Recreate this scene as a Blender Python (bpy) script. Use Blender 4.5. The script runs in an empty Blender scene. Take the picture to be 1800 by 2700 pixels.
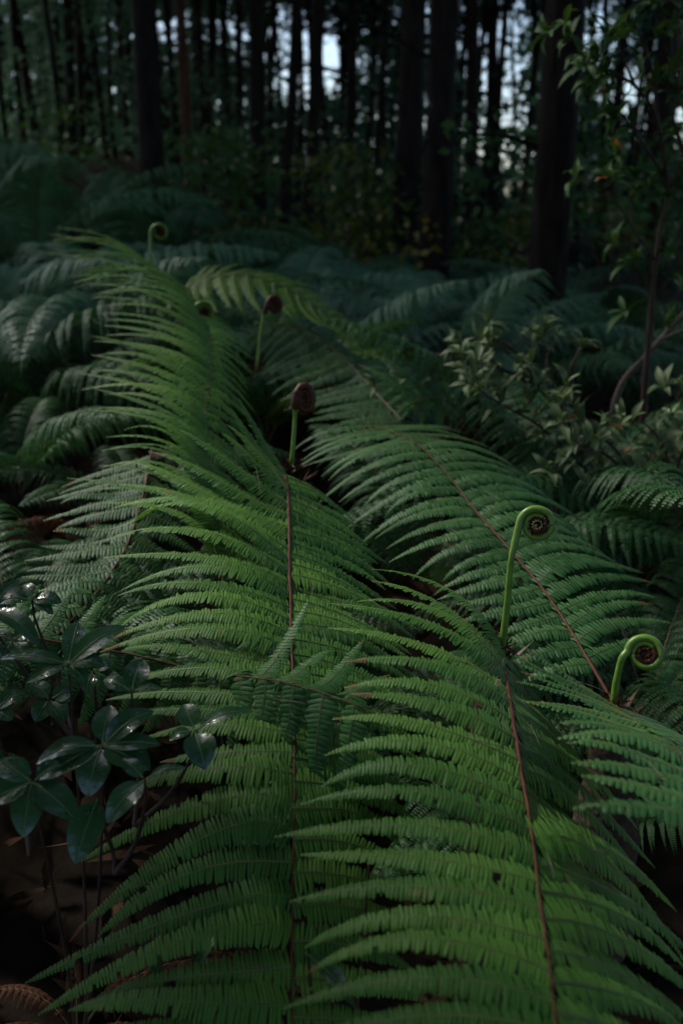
import bpy, math, random
import numpy as np
from mathutils import Vector, Matrix

rng = np.random.default_rng(7)
random.seed(7)
S = bpy.context.scene
COL = S.collection

# ------------------------------------------------------------------ camera
EYE = np.array([0.0, 0.0, 1.2])
PITCH = math.radians(16.3)            # looking down
FPX = 35.0 / 36.0 * 2700.0
Fv = np.array([0, math.cos(PITCH), -math.sin(PITCH)])
Rv = np.array([1.0, 0, 0])
Uv = np.array([0, math.sin(PITCH), math.cos(PITCH)])
cam_d = bpy.data.cameras.new('camera')
cam_d.sensor_fit = 'VERTICAL'; cam_d.sensor_height = 36.0; cam_d.sensor_width = 24.0
cam_d.lens = 35.0
cam_d.clip_start = 0.02; cam_d.clip_end = 500
cam_d.dof.use_dof = True
cam_d.dof.focus_distance = 1.18
cam_d.dof.aperture_fstop = 4.5
cam = bpy.data.objects.new('camera', cam_d); COL.objects.link(cam)
cam.location = EYE; cam.rotation_euler = (math.pi / 2 - PITCH, 0, 0)
S.camera = cam

# ------------------------------------------------------------------ sky, sun, exposure
SUN_EL, SUN_AZ = math.radians(47), math.radians(-58)   # azimuth from +Y towards +X
w = bpy.data.worlds.new('World'); S.world = w; w.use_nodes = True
nt = w.node_tree; nt.nodes.clear()
sky = nt.nodes.new('ShaderNodeTexSky'); sky.sky_type = 'NISHITA'; sky.sun_disc = False
sky.sun_elevation = SUN_EL; sky.sun_rotation = SUN_AZ
sky.air_density = 1.0; sky.dust_density = 1.6; sky.ozone_density = 1.5
bg = nt.nodes.new('ShaderNodeBackground'); bg.inputs['Strength'].default_value = 0.07
wo = nt.nodes.new('ShaderNodeOutputWorld')
nt.links.new(sky.outputs[0], bg.inputs[0]); nt.links.new(bg.outputs[0], wo.inputs[0])
sd = bpy.data.lights.new('sun', 'SUN'); sd.energy = 1.5; sd.angle = math.radians(10); sd.color = (1.0, 0.96, 0.88)
sun = bpy.data.objects.new('sun', sd); COL.objects.link(sun)
sdir = Vector((math.sin(SUN_AZ) * math.cos(SUN_EL), math.cos(SUN_AZ) * math.cos(SUN_EL), math.sin(SUN_EL)))
sun.rotation_euler = sdir.to_track_quat('Z', 'Y').to_euler()
sun.location = (0, 0, 30)
S.view_settings.view_transform = 'Standard'; S.view_settings.look = 'None'
S.view_settings.exposure = 1.65; S.view_settings.gamma = 1.0
S.view_settings.use_curve_mapping = False
S.render.engine = 'CYCLES'
S.cycles.use_denoising = True; S.cycles.adaptive_threshold = 0.02
S.cycles.max_bounces = 4; S.cycles.diffuse_bounces = 2; S.cycles.glossy_bounces = 2
S.cycles.transmission_bounces = 3; S.cycles.transparent_max_bounces = 4
S.cycles.sample_clamp_indirect = 4.0

# ------------------------------------------------------------------ helpers
def nrm(v):
    v = np.asarray(v, float)
    return v / np.maximum(np.linalg.norm(v, axis=-1, keepdims=True), 1e-9)

def at(x, y, d):
    """a place in the wood: bearing (in photo pixels 1800x2700) and distance"""
    return EYE + d * (Fv + (x - 900.0) / FPX * Rv - (y - 1350.0) / FPX * Uv)

def smooth01(t):
    t = np.clip(t, 0, 1); return t * t * (3 - 2 * t)

def ground_z(x, y):
    x = np.asarray(x, float); y = np.asarray(y, float)
    g = 0.10 + 0.34 * smooth01((y - 0.2) / 2.0) + 0.028 * np.clip(y - 0.5, 0, 14)
    g = g - 0.55 * np.tanh(x * 0.22) * smooth01((y + 1) / 5.0) * np.where(x < 0, 1.0, 0.35)
    g = g + 0.10 * np.clip(y - 5.5, 0, 16) * smooth01((-x / np.maximum(y, 1.0) - 0.02) / 0.22)
    g = g + 0.03 * np.sin(x * 2.1 + 1.0) * np.cos(y * 1.7) + 0.015 * np.sin(x * 5.3 + y * 3.1)
    return g

def mesh_np(name, verts, faces, mats, midx=None, smooth=True):
    """verts (N,3), faces (M,4) or (M,3) or a list of both arrays"""
    me = bpy.data.meshes.new(name)
    fl = faces if isinstance(faces, list) else [faces]
    fl = [np.asarray(f, np.int32) for f in fl if len(f)]
    nv = len(verts)
    loops = np.concatenate([f.ravel() for f in fl])
    tot = np.concatenate([np.full(len(f), f.shape[1], np.int32) for f in fl])
    start = np.concatenate([[0], np.cumsum(tot)[:-1]]).astype(np.int32)
    me.vertices.add(nv); me.vertices.foreach_set('co', np.asarray(verts, np.float32).ravel())
    me.loops.add(len(loops)); me.loops.foreach_set('vertex_index', loops)
    me.polygons.add(len(tot)); me.polygons.foreach_set('loop_start', start)
    if midx is not None:
        me.polygons.foreach_set('material_index', np.asarray(midx, np.int32))
    if smooth:
        me.polygons.foreach_set('use_smooth', np.ones(len(tot), bool))
    for m in (mats if isinstance(mats, (list, tuple)) else [mats]):
        me.materials.append(m)
    me.update(calc_edges=True); me.validate()
    return me

def obj(name, me, parent=None, loc=None):
    o = bpy.data.objects.new(name, me); COL.objects.link(o)
    if parent is not None: o.parent = parent
    if loc is not None: o.location = loc
    return o

def tag(o, label=None, cat=None, group=None, kind=None):
    if label: o['label'] = label
    if cat: o['category'] = cat
    if group: o['group'] = group
    if kind: o['kind'] = kind
    return o

def empty(name, loc, parent=None):
    o = bpy.data.objects.new(name, None); COL.objects.link(o)
    o.location = loc; o.empty_display_size = 0.05
    if parent is not None: o.parent = parent
    return o

class MB:
    """collects geometry of one mesh"""
    def __init__(s): s.v = []; s.q = []; s.t = []; s.n = 0; s.qm = []; s.tm = []
    def add(s, v, q=None, t=None, m=0):
        v = np.asarray(v, float)
        if q is not None and len(q): s.q.append(np.asarray(q) + s.n); s.qm.append(np.full(len(q), m))
        if t is not None and len(t): s.t.append(np.asarray(t) + s.n); s.tm.append(np.full(len(t), m))
        s.v.append(v); s.n += len(v)
    def tube(s, pts, rad, k=6, m=0, jit=0.0):
        pts = np.asarray(pts, float); n = len(pts); rad = np.broadcast_to(np.asarray(rad, float), (n,))
        T = nrm(np.gradient(pts, axis=0))
        up = np.array([0.13, 0.29, 0.95]); 
        if abs(T[:, 2]).mean() > 0.8: up = np.array([0.95, 0.29, 0.1])
        A = nrm(np.cross(T, up)); B = np.cross(T, A)
        a = np.linspace(0, 2 * math.pi, k, endpoint=False)
        r = rad[:, None] * (1 + jit * rng.normal(size=(n, k)))
        v = pts[:, None] + r[..., None] * (A[:, None] * np.cos(a)[None, :, None] + B[:, None] * np.sin(a)[None, :, None])
        i = np.arange(n - 1)[:, None] * k; j = np.arange(k)[None]; j2 = (j + 1) % k
        q = np.stack([i + j, i + j2, i + k + j2, i + k + j], -1).reshape(-1, 4)
        s.add(v.reshape(-1, 3), q=q, m=m)
        s.add(np.vstack([v[-1], pts[-1] + T[-1] * rad[-1] * 0.6]), t=np.stack([np.arange(k), (np.arange(k) + 1) % k, np.full(k, k)], -1), m=m)
    def mesh(s, name, mats, off=(0, 0, 0), smooth=True):
        v = np.vstack(s.v) - np.asarray(off, float)
        fl = []; ml = []
        if s.q: fl.append(np.vstack(s.q)); ml.append(np.concatenate(s.qm))
        if s.t: fl.append(np.vstack(s.t)); ml.append(np.concatenate(s.tm))
        return mesh_np(name, v, fl, mats, np.concatenate(ml), smooth)

def catmull(pts, n):
    """n points evenly along a smooth curve through pts"""
    P = np.asarray(pts, float)
    if len(P) == 2:
        t = np.linspace(0, 1, n)[:, None]; return P[0] * (1 - t) + P[1] * t
    E = np.vstack([2 * P[0] - P[1], P, 2 * P[-1] - P[-2]])
    out = []
    for i in range(len(P) - 1):
        p0, p1, p2, p3 = E[i:i + 4]
        t = np.linspace(0, 1, 24, endpoint=False)[:, None]
        out.append(0.5 * (2 * p1 + (p2 - p0) * t + (2 * p0 - 5 * p1 + 4 * p2 - p3) * t ** 2 + (3 * p1 - p0 - 3 * p2 + p3) * t ** 3))
    C = np.vstack(out + [P[-1:]])
    s = np.concatenate([[0], np.cumsum(np.linalg.norm(np.diff(C, axis=0), axis=1))])
    u = np.linspace(0, s[-1], n)
    return np.stack([np.interp(u, s, C[:, k]) for k in range(C.shape[1])], -1)

def arclen(C):
    return np.concatenate([[0], np.cumsum(np.linalg.norm(np.diff(C, axis=0), axis=1))])

# ------------------------------------------------------------------ materials
def principled(name):
    m = bpy.data.materials.new(name); m.use_nodes = True
    nt = m.node_tree; b = nt.nodes['Principled BSDF']; out = nt.nodes['Material Output']
    return m, nt, b, out

def leaf_mat(name, c1, c2, c3=None, rough=0.42, transl=0.3, nscale=14.0, spec=0.5, coat=0.0, bump=0.0, bscale=300.0, spots=0.0):
    m, nt, b, out = principled(name)
    L = nt.links.new; N = nt.nodes.new
    tc = N('ShaderNodeTexCoord'); oi = N('ShaderNodeObjectInfo')
    n1 = N('ShaderNodeTexNoise'); n1.inputs['Scale'].default_value = nscale; n1.inputs['Detail'].default_value = 3
    L(tc.outputs['Object'], n1.inputs['Vector'])
    ad = N('ShaderNodeMath'); ad.operation = 'MULTIPLY_ADD'; ad.inputs[1].default_value = 0.5; ad.inputs[2].default_value = -0.25
    L(oi.outputs['Random'], ad.inputs[0])
    a2 = N('ShaderNodeMath'); a2.operation = 'ADD'; L(n1.outputs['Fac'], a2.inputs[0]); L(ad.outputs[0], a2.inputs[1])
    cr = N('ShaderNodeValToRGB'); cr.color_ramp.elements[0].position = 0.25; cr.color_ramp.elements[1].position = 0.75
    cr.color_ramp.elements[0].color = (*c1, 1); cr.color_ramp.elements[1].color = (*c2, 1)
    L(a2.outputs[0], cr.inputs[0])
    col = cr.outputs[0]
    if spots > 0 and c3 is not None:
        n3 = N('ShaderNodeTexNoise'); n3.inputs['Scale'].default_value = nscale * 4; n3.inputs['Detail'].default_value = 4
        L(tc.outputs['Object'], n3.inputs['Vector'])
        r3 = N('ShaderNodeValToRGB'); r3.color_ramp.elements[0].position = 0.72 - spots; r3.color_ramp.elements[1].position = 0.80 - spots
        L(n3.outputs['Fac'], r3.inputs[0])
        mx = N('ShaderNodeMixRGB'); mx.inputs[2].default_value = (*c3, 1)
        L(r3.outputs[0], mx.inputs[0]); L(col, mx.inputs[1]); col = mx.outputs[0]
    L(col, b.inputs['Base Color'])
    b.inputs['Roughness'].default_value = rough
    b.inputs['Specular IOR Level'].default_value = spec
    if coat:                                  # a broken film of rain water
        b.inputs['Coat Roughness'].default_value = 0.05
        nw = N('ShaderNodeTexNoise'); nw.inputs['Scale'].default_value = 70; nw.inputs['Detail'].default_value = 3
        L(tc.outputs['Object'], nw.inputs['Vector'])
        rw = N('ShaderNodeMapRange'); rw.inputs['From Min'].default_value = .44; rw.inputs['From Max'].default_value = .56; rw.inputs['To Max'].default_value = coat
        L(nw.outputs['Fac'], rw.inputs['Value']); L(rw.outputs[0], b.inputs['Coat Weight'])
    if bump:
        nb = N('ShaderNodeTexNoise'); nb.inputs['Scale'].default_value = bscale; nb.inputs['Detail'].default_value = 2
        L(tc.outputs['Object'], nb.inputs['Vector'])
        bp = N('ShaderNodeBump'); bp.inputs['Strength'].default_value = bump; bp.inputs['Distance'].default_value = 0.002
        L(nb.outputs['Fac'], bp.inputs['Height']); L(bp.outputs[0], b.inputs['Normal'])
        if coat: L(bp.outputs[0], b.inputs['Coat Normal'])
    if transl > 0:
        tr = N('ShaderNodeBsdfTranslucent')
        hs = N('ShaderNodeHueSaturation'); hs.inputs['Hue'].default_value = 0.48; hs.inputs['Saturation'].default_value = 1.1; hs.inputs['Value'].default_value = 1.2
        L(col, hs.inputs['Color']); L(hs.outputs[0], tr.inputs['Color'])
        ms = N('ShaderNodeMixShader'); ms.inputs[0].default_value = transl
        L(b.outputs[0], ms.inputs[1]); L(tr.outputs[0], ms.inputs[2]); L(ms.outputs[0], out.inputs['Surface'])
    return m

def plain_mat(name, c1, c2, rough=0.6, scale=20.0, bump=0.0, stretch=(1, 1, 1), spec=0.4, detail=5):
    m, nt, b, out = principled(name)
    L = nt.links.new; N = nt.nodes.new
    tc = N('ShaderNodeTexCoord'); mp = N('ShaderNodeMapping'); mp.inputs['Scale'].default_value = stretch
    L(tc.outputs['Object'], mp.inputs['Vector'])
    n1 = N('ShaderNodeTexNoise'); n1.inputs['Scale'].default_value = scale; n1.inputs['Detail'].default_value = detail
    L(mp.outputs[0], n1.inputs['Vector'])
    cr = N('ShaderNodeValToRGB'); cr.color_ramp.elements[0].position = 0.32; cr.color_ramp.elements[1].position = 0.7
    cr.color_ramp.elements[0].color = (*c1, 1); cr.color_ramp.elements[1].color = (*c2, 1)
    L(n1.outputs['Fac'], cr.inputs[0]); L(cr.outputs[0], b.inputs['Base Color'])
    b.inputs['Roughness'].default_value = rough; b.inputs['Specular IOR Level'].default_value = spec
    if bump:
        bp = N('ShaderNodeBump'); bp.inputs['Strength'].default_value = bump; bp.inputs['Distance'].default_value = 0.02
        L(n1.outputs['Fac'], bp.inputs['Height']); L(bp.outputs[0], b.inputs['Normal'])
    return m

M = {}
M['fern_bright'] = leaf_mat('fern_bright', (0.039, 0.128, 0.019), (0.088, 0.208, 0.032), (0.17, 0.15, 0.04), rough=0.55, transl=0.28, nscale=9, spec=0.26, spots=0.03)
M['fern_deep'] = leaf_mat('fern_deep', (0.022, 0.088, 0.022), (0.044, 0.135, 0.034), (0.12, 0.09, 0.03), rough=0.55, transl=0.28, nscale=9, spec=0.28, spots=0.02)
M['fern_back'] = leaf_mat('fern_back', (0.024, 0.082, 0.034), (0.052, 0.130, 0.056), rough=0.55, transl=0.25, nscale=5, spec=0.3)
M['fern_olive'] = leaf_mat('fern_olive', (0.036, 0.105, 0.010), (0.070, 0.160, 0.014), rough=0.55, transl=0.35, nscale=6, spec=0.25)
M['fern_shade_tint'] = leaf_mat('fern_shade_tint', (0.016, 0.066, 0.018), (0.032, 0.098, 0.027), rough=0.55, transl=0.25, nscale=9, spec=0.28)  # darker copy of the fern green: shade put into the leaf colour
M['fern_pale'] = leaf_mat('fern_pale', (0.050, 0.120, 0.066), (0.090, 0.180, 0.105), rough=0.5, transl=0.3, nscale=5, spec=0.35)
M['fern_dead'] = leaf_mat('fern_dead', (0.030, 0.012, 0.006), (0.070, 0.030, 0.013), rough=0.8, transl=0.15, nscale=10, spec=0.15)
M['costa'] = plain_mat('costa', (0.060, 0.085, 0.022), (0.105, 0.115, 0.030), rough=0.5, scale=60)
M['brown_tip'] = leaf_mat('brown_tip', (0.07, 0.045, 0.015), (0.14, 0.10, 0.03), rough=0.7, transl=0.15, nscale=60, spec=0.2)
M['rachis'] = plain_mat('rachis', (0.038, 0.011, 0.006), (0.092, 0.026, 0.011), rough=0.6, spec=0.2, scale=90, stretch=(1, 1, 1))
M['rachis_back'] = plain_mat('rachis_back', (0.06, 0.05, 0.02), (0.10, 0.06, 0.025), rough=0.5, scale=40)
M['stalk'] = plain_mat('stalk', (0.070, 0.150, 0.016), (0.115, 0.215, 0.028), rough=0.38, scale=70)
M['scale_brown'] = plain_mat('scale_brown', (0.018, 0.006, 0.003), (0.085, 0.025, 0.008), rough=0.5, spec=0.25, scale=160)
M['crozier_tip'] = plain_mat('crozier_tip', (0.20, 0.15, 0.07), (0.34, 0.28, 0.15), rough=0.5, scale=120)
M['rootstock'] = plain_mat('rootstock', (0.016, 0.010, 0.006), (0.05, 0.028, 0.015), rough=0.9, scale=60, bump=0.6)
M['glossy'] = leaf_mat('glossy_leaf', (0.014, 0.055, 0.018), (0.030, 0.090, 0.026), (0.05, 0.06, 0.02), rough=0.36, transl=0.12, nscale=16, spec=0.45, coat=1.0, bump=0.35, bscale=140, spots=0.02)
M['glossy_rib'] = plain_mat('glossy_rib', (0.07, 0.13, 0.035), (0.10, 0.16, 0.05), rough=0.4)
M['water'] = None
M['twig'] = plain_mat('twig', (0.022, 0.010, 0.007), (0.050, 0.024, 0.014), rough=0.7, scale=80)
M['twig_grey'] = plain_mat('twig_grey', (0.06, 0.045, 0.035), (0.14, 0.11, 0.09), rough=0.8, scale=60)
M['azalea'] = leaf_mat('azalea_leaf', (0.046, 0.085, 0.028), (0.084, 0.126, 0.048), (0.16, 0.12, 0.04), rough=0.55, transl=0.2, nscale=25, spec=0.3, spots=0.02)
M['azalea_bud'] = leaf_mat('azalea_bud', (0.13, 0.22, 0.06), (0.18, 0.27, 0.10), rough=0.45, transl=0.3, nscale=25)
M['azalea_old'] = leaf_mat('azalea_old', (0.30, 0.13, 0.02), (0.36, 0.20, 0.05), rough=0.5, transl=0.3, nscale=25)
M['shrub'] = leaf_mat('shrub_leaf', (0.026, 0.075, 0.015), (0.052, 0.115, 0.024), rough=0.55, transl=0.25, nscale=20, spec=0.25)
M['yellow'] = leaf_mat('yellow_leaf', (0.05, 0.085, 0.010), (0.32, 0.20, 0.010), rough=0.5, transl=0.35, nscale=1.7)
M['pine'] = leaf_mat('pine_foliage', (0.016, 0.050, 0.030), (0.036, 0.085, 0.048), rough=0.8, transl=0.2, nscale=1.2, spec=0.1)
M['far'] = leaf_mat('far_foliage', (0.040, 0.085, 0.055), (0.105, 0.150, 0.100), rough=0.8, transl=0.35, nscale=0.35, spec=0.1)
M['bark'] = plain_mat('bark', (0.005, 0.004, 0.0035), (0.022, 0.016, 0.013), rough=0.95, scale=9, bump=1.0, stretch=(3, 3, 0.6), spec=0.1)
M['bark_red'] = plain_mat('bark_red', (0.03, 0.014, 0.010), (0.09, 0.042, 0.026), rough=0.95, scale=9, bump=1.0, stretch=(3, 3, 0.6), spec=0.1)
M['soil'] = plain_mat('soil', (0.005, 0.004, 0.003), (0.018, 0.013, 0.009), rough=1.0, scale=14, bump=0.8, spec=0.05, detail=10)
M['litter'] = leaf_mat('litter', (0.020, 0.010, 0.005), (0.055, 0.028, 0.014), rough=0.9, transl=0.0, nscale=30, spec=0.1)

# ------------------------------------------------------------------ ground
def build_ground():
    xs = np.concatenate([np.linspace(-160, -12, 14), np.linspace(-10, 10, 81), np.linspace(12, 160, 14)])
    ys = np.concatenate([np.linspace(-60, -3, 8), np.linspace(-2, 14, 81), np.linspace(16, 260, 18)])
    X, Y = np.meshgrid(xs, ys)
    Z = ground_z(X, Y) + 0.012 * rng.normal(size=X.shape)
    v = np.stack([X, Y, Z], -1).reshape(-1, 3); nx = len(xs)
    i, j = np.meshgrid(np.arange(len(ys) - 1), np.arange(nx - 1), indexing='ij')
    a = (i * nx + j).ravel()
    q = np.stack([a, a + 1, a + nx + 1, a + nx], -1)
    g = obj('ground', mesh_np('ground', v, q, M['soil'])); tag(g, kind='structure')
    g['label'] = 'dark forest floor of soil and brown litter under the ferns'
    # loose brown litter
    n = 9000
    x = rng.uniform(-2.6, 2.6, n); y = rng.uniform(0.2, 5.5, n)
    z = ground_z(x, y) + 0.015 + rng.uniform(0, 0.03, n)
    c = np.stack([x, y, z], -1)
    a = nrm(rng.normal(size=(n, 3)) * [1, 1, 0.35]); b = nrm(np.cross(a, rng.normal(size=(n, 3)) * [.4, .4, 1]))
    l = rng.uniform(0.02, 0.055, (n, 1)); ww = rng.uniform(0.004, 0.014, (n, 1))
    v = np.stack([c - a * l, c + b * ww, c + a * l, c - b * ww], 1).reshape(-1, 3)
    q = np.arange(n * 4).reshape(-1, 4)
    lt = obj('leaf_litter', mesh_np('leaf_litter', v, q, M['litter'], smooth=False))
    tag(lt, 'brown needles and leaf scraps strewn over the forest floor', 'litter', kind='stuff')
build_ground()

# ------------------------------------------------------------------ fern fronds
PU = np.array([0.0, 0.35, 0.7, 0.9, 1.0]); PW = np.array([1.0, 1.0, 0.93, 0.72, 0.30])

def pinna_geo(mb, base, mid, tip, ref_n, pmax, pitch, lod=0, sweep=0.10, seed_jit=1.0, droop=0.22, costa_r=0.0007, tipdrop=0.0, brown=0.0, base_fill=0.0):
    """one pinna: a curved midrib with a comb of small lobes on both sides"""
    base, mid, tip = (np.asarray(p, float) for p in (base, mid, tip))
    dz = np.array([0, 0, tipdrop * np.linalg.norm(tip - base)])
    tip = tip + dz
    ctrl = 2 * mid - 0.5 * (base + tip)
    tt = np.linspace(0, 1, 40)[:, None]
    C = base * (1 - tt) ** 2 + 2 * ctrl * tt * (1 - tt) + tip * tt ** 2 - dz * tt ** 4
    s = arclen(C); Ln = s[-1]
    n = max(6, int(Ln / pitch))
    u = (np.arange(n) + 0.5) / n
    P = np.stack([np.interp(u * Ln, s, C[:, k]) for k in range(3)], -1)
    T = nrm(np.gradient(P, axis=0))
    # frame carried along
    Nn = ref_n - (T @ ref_n)[:, None] * T if np.ndim(ref_n) == 1 else ref_n - (T * ref_n).sum(1, keepdims=True) * T
    Nn = nrm(Nn); B = np.cross(Nn, T)
    prof = np.clip(1.03 - u ** 1.9, 0.0, 1) ** 0.8 * (0.88 + 0.12 * smooth01(u * 8))
    prof = prof * (1 + base_fill * (1 - smooth01(u / .55)))
    prof = np.maximum(prof, 0.10)
    hw = Ln / n * 0.5
    allv = []; 
    for sgn in (-1, 1):
        k = n
        ln = pmax * prof * (1 + 0.05 * seed_jit * rng.normal(size=k))
        if seed_jit > 0:
            torn = rng.random(k) < 0.012; ln = np.where(torn, ln * rng.uniform(0.3, 0.7, k), ln)
            if rng.random() < 0.16:
                q0 = int(rng.integers(0, k)); ln[q0:q0 + int(rng.integers(1, 4))] *= rng.uniform(.1, .6)
        sw = sweep + 0.16 * u + 0.05 * seed_jit * rng.normal(size=k)
        D = nrm(sgn * B * np.cos(sw)[:, None] + T * np.sin(sw)[:, None])
        tw = 0.10 * seed_jit * rng.normal(size=k)
        W = nrm(T - (T * D).sum(1, keepdims=True) * D)
        N2 = np.cross(D, W) ; N2 = np.where(((N2 * Nn).sum(1) < 0)[:, None], -N2, N2)
        Wt = nrm(W + N2 * tw[:, None])
        dr = droop * (1 + 0.35 * seed_jit * rng.normal(size=k))
        if lod == 0:
            U = PU; Wd = PW
        elif lod == 1:
            U = np.array([0.0, 0.75, 1.0]); Wd = np.array([1.0, 0.95, 0.3])
        else:
            U = np.array([0.0, 1.0]); Wd = np.array([1.0, 0.55])
        wid = np.minimum(hw * 0.86, ln * 0.6)
        R = len(U)
        ctr = P[:, None] + D[:, None] * (ln[:, None] * U)[..., None] - N2[:, None] * (ln * dr)[:, None, None] * (U ** 2)[None, :, None]
        side = Wt[:, None] * (wid[:, None] * Wd)[..., None]
        if lod < 2:
            crown = N2[:, None] * (wid[:, None] * Wd * 0.42 * np.minimum(1, 0.35 + U * 3)[None])[..., None]
            V = np.stack([ctr - side, ctr + crown, ctr + side], 2)        # k,R,3,3
            cols = 3
        else:
            V = np.stack([ctr - side, ctr + side], 2); cols = 2
        idx = np.arange(k * R * cols).reshape(k, R, cols)
        q = np.stack([idx[:, :-1, :-1], idx[:, :-1, 1:], idx[:, 1:, 1:], idx[:, 1:, :-1]], -1).reshape(-1, 4)
        if brown > 0:
            nq = (R - 1) * (cols - 1); cut = int(k * (1 - brown))
            mb.add(V.reshape(-1, 3), q=q[:cut * nq], m=0)
            mb.q.append(q[cut * nq:] + mb.n - len(V.reshape(-1, 3))); mb.qm.append(np.full(len(q) - cut * nq, 2))
        else:
            mb.add(V.reshape(-1, 3), q=q, m=0)
    if lod < 2:
        kk = 9
        cp = np.stack([np.interp(np.linspace(0, 1, kk) * Ln, s, C[:, j]) for j in range(3)], -1)
        cr = np.linspace(costa_r, costa_r * 0.35, kk)
        i9 = np.linspace(0, n - 1, kk).astype(int)
        A = B[i9]; Nf = Nn[i9]
        ring = np.stack([cp - A * cr[:, None], cp + Nf * cr[:, None] * 1.2, cp + A * cr[:, None]], 1)
        idx = np.arange(kk * 3).reshape(kk, 3)
        q = np.stack([idx[:-1, :-1], idx[:-1, 1:], idx[1:, 1:], idx[1:, :-1]], -1).reshape(-1, 4)
        mb.add(ring.reshape(-1, 3), q=q, m=1)

SURF = []
def trace_frond(parent, base_loc, rachis, left, right, pitch=0.036, ppitch=0.0052, mat='fern_deep', rr=0.0042, t0=0.0, t1=1.0,
                lod=0, single=False, name='frond', label=None, tip_jit=0.07, lob=0.50, sweep=0.10, skip=(), r0=0.0, fill=0.25, tdrop=0.10):
    lob = lob if isinstance(lob, tuple) else (lob, lob)
    """frond through measured places: rachis points (x,y,d); stations (x,y, mid(x,y,dd), tip(x,y,dd))"""
    Rp = catmull([at(*p) for p in rachis], 400)
    px = catmull([(p[0], p[1]) for p in rachis], 800)
    Rpx = catmull([(p[0], p[1], 0) for p in rachis], 400)
    # pixel path sampled with the same parameter: project back
    rel = Rp - EYE; dep = rel @ Fv
    Pp = np.stack([900 + FPX * (rel @ Rv) / dep, 1350 - FPX * (rel @ Uv) / dep], -1)
    sR = arclen(Rp); Ltot = sR[-1]
    fr = empty(name, (0, 0, 0), parent)
    if label: fr['label'] = label
    TR = nrm(np.gradient(Rp, axis=0))
    mbr = MB()
    i = np.linspace(int(399 * r0), 399, 40).astype(int)
    rad = .70 * rr * (1.0 - 0.75 * (sR[i] / Ltot)) 
    wob_ = np.cumsum(rng.normal(size=(40, 3)), 0) * rr * .10; wob_ -= np.linspace(0, 1, 40)[:, None] * wob_[-1]
    rad = rad * (1 + .10 * rng.random(40))
    mbr.tube(Rp[i] + wob_, rad, 7, jit=0.09)
    mats = [M[mat], M['costa'], M['brown_tip']]
    if not single:
        obj('rachis', mbr.mesh('rachis', M['rachis'], base_loc), fr)
    big = MB()
    for side, st in ((0, left), (1, right)):
        if not st: continue
        ts = []; dm = []; dt = []
        for (x, y, mid, tip) in st:
            k = int(np.argmin((Pp[:, 0] - x) ** 2 + (Pp[:, 1] - y) ** 2))
            # stations are measured on the rachis; beyond its ends they extrapolate
            d0 = dep[k]
            ts.append(sR[k] / Ltot)
            m3 = at(mid[0], mid[1], d0 + (mid[2] if len(mid) > 2 else 0)); t3 = at(tip[0], tip[1], d0 + (tip[2] if len(tip) > 2 else 0))
            o3 = Rp[k]
            dm.append(m3 - o3); dt.append(t3 - o3)
        ts = np.array(ts); o = np.argsort(ts); ts = ts[o]; dm = np.array(dm)[o]; dt = np.array(dt)[o]
        n = int(Ltot * (t1 - t0) / pitch)
        tq = t0 + (np.arange(n) + 0.35 + 0.3 * side) / n * (t1 - t0)
        for j, t in enumerate(tq):
            if (side, j) in skip: continue
            b = np.array([np.interp(t * Ltot, sR, Rp[:, k]) for k in range(3)])
            tr = np.array([np.interp(t * Ltot, sR, TR[:, k]) for k in range(3)])
            vm = np.array([np.interp(t, ts, dm[:, k]) for k in range(3)]); vt = np.array([np.interp(t, ts, dt[:, k]) for k in range(3)])
            Lp = np.linalg.norm(vt)
            vt = vt * (1 + tip_jit * rng.normal()) + rng.normal(size=3) * Lp * tip_jit * 0.55
            vm = vm * (1 + 0.4 * tip_jit * rng.normal()) + rng.normal(size=3) * Lp * tip_jit * 0.22
            nv = np.cross(tr, vm) * (1 if side else -1)
            nv = nrm(nv)
            if nv[2] < 0: nv = -nv
            nv = nrm(nv + np.array([0, -0.10, 0.25]))
            mb = big if single else MB()
            if not single: SURF.append((b, b + vm, nv))
            pinna_geo(mb, b, b + vm, b + vt, nv, rng.normal(1, .06) * pitch * (lob[0] + (lob[1] - lob[0]) * t), ppitch, lod=lod, sweep=sweep, costa_r=0.0012,
                      base_fill=fill, tipdrop=max(0, rng.normal(tdrop, .06)) + (rng.uniform(.1, .3) if rng.random() < .08 else 0), brown=rng.uniform(.04, .14) if rng.random() < .14 else 0.0)
            if not single:
                obj('pinna', mb.mesh('pinna', mats, base_loc), fr)
    if single:
        o = obj('blade', big.mesh('blade', mats, base_loc), fr)
        obj('rachis', mbr.mesh('rachis', M['rachis_back'], base_loc), fr)
    return fr

def rootstock(parent, base, top):
    base = np.asarray(base); top = np.asarray(top)
    mb = MB()
    pts = catmull([base + [0, 0, -0.03], base * 0.5 + top * 0.5 + [0.01, 0.01, 0], top], 9)
    mb.tube(pts, np.array([.06, .055, .05, .045, .042, .04, .035, .028, .015]), 9, jit=0.12)
    n = 160
    k = rng.integers(2, 9, n); a = rng.uniform(0, 2 * math.pi, n)
    p = pts[k] + np.stack([np.cos(a), np.sin(a), 0 * a], -1) * 0.03
    d = nrm(np.stack([np.cos(a), np.sin(a), rng.uniform(.4, 1.6, n)], -1)); l = rng.uniform(.012, .035, (n, 1)); sd_ = nrm(np.cross(d, [0, 0, 1])) * 0.0016
    v = np.stack([p - sd_, p + sd_, p + d * l], 1).reshape(-1, 3)
    mb.add(v, t=np.arange(n * 3).reshape(-1, 3), m=1)
    obj('rootstock', mb.mesh('rootstock', [M['rootstock'], M['scale_brown']], base), parent)

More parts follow.
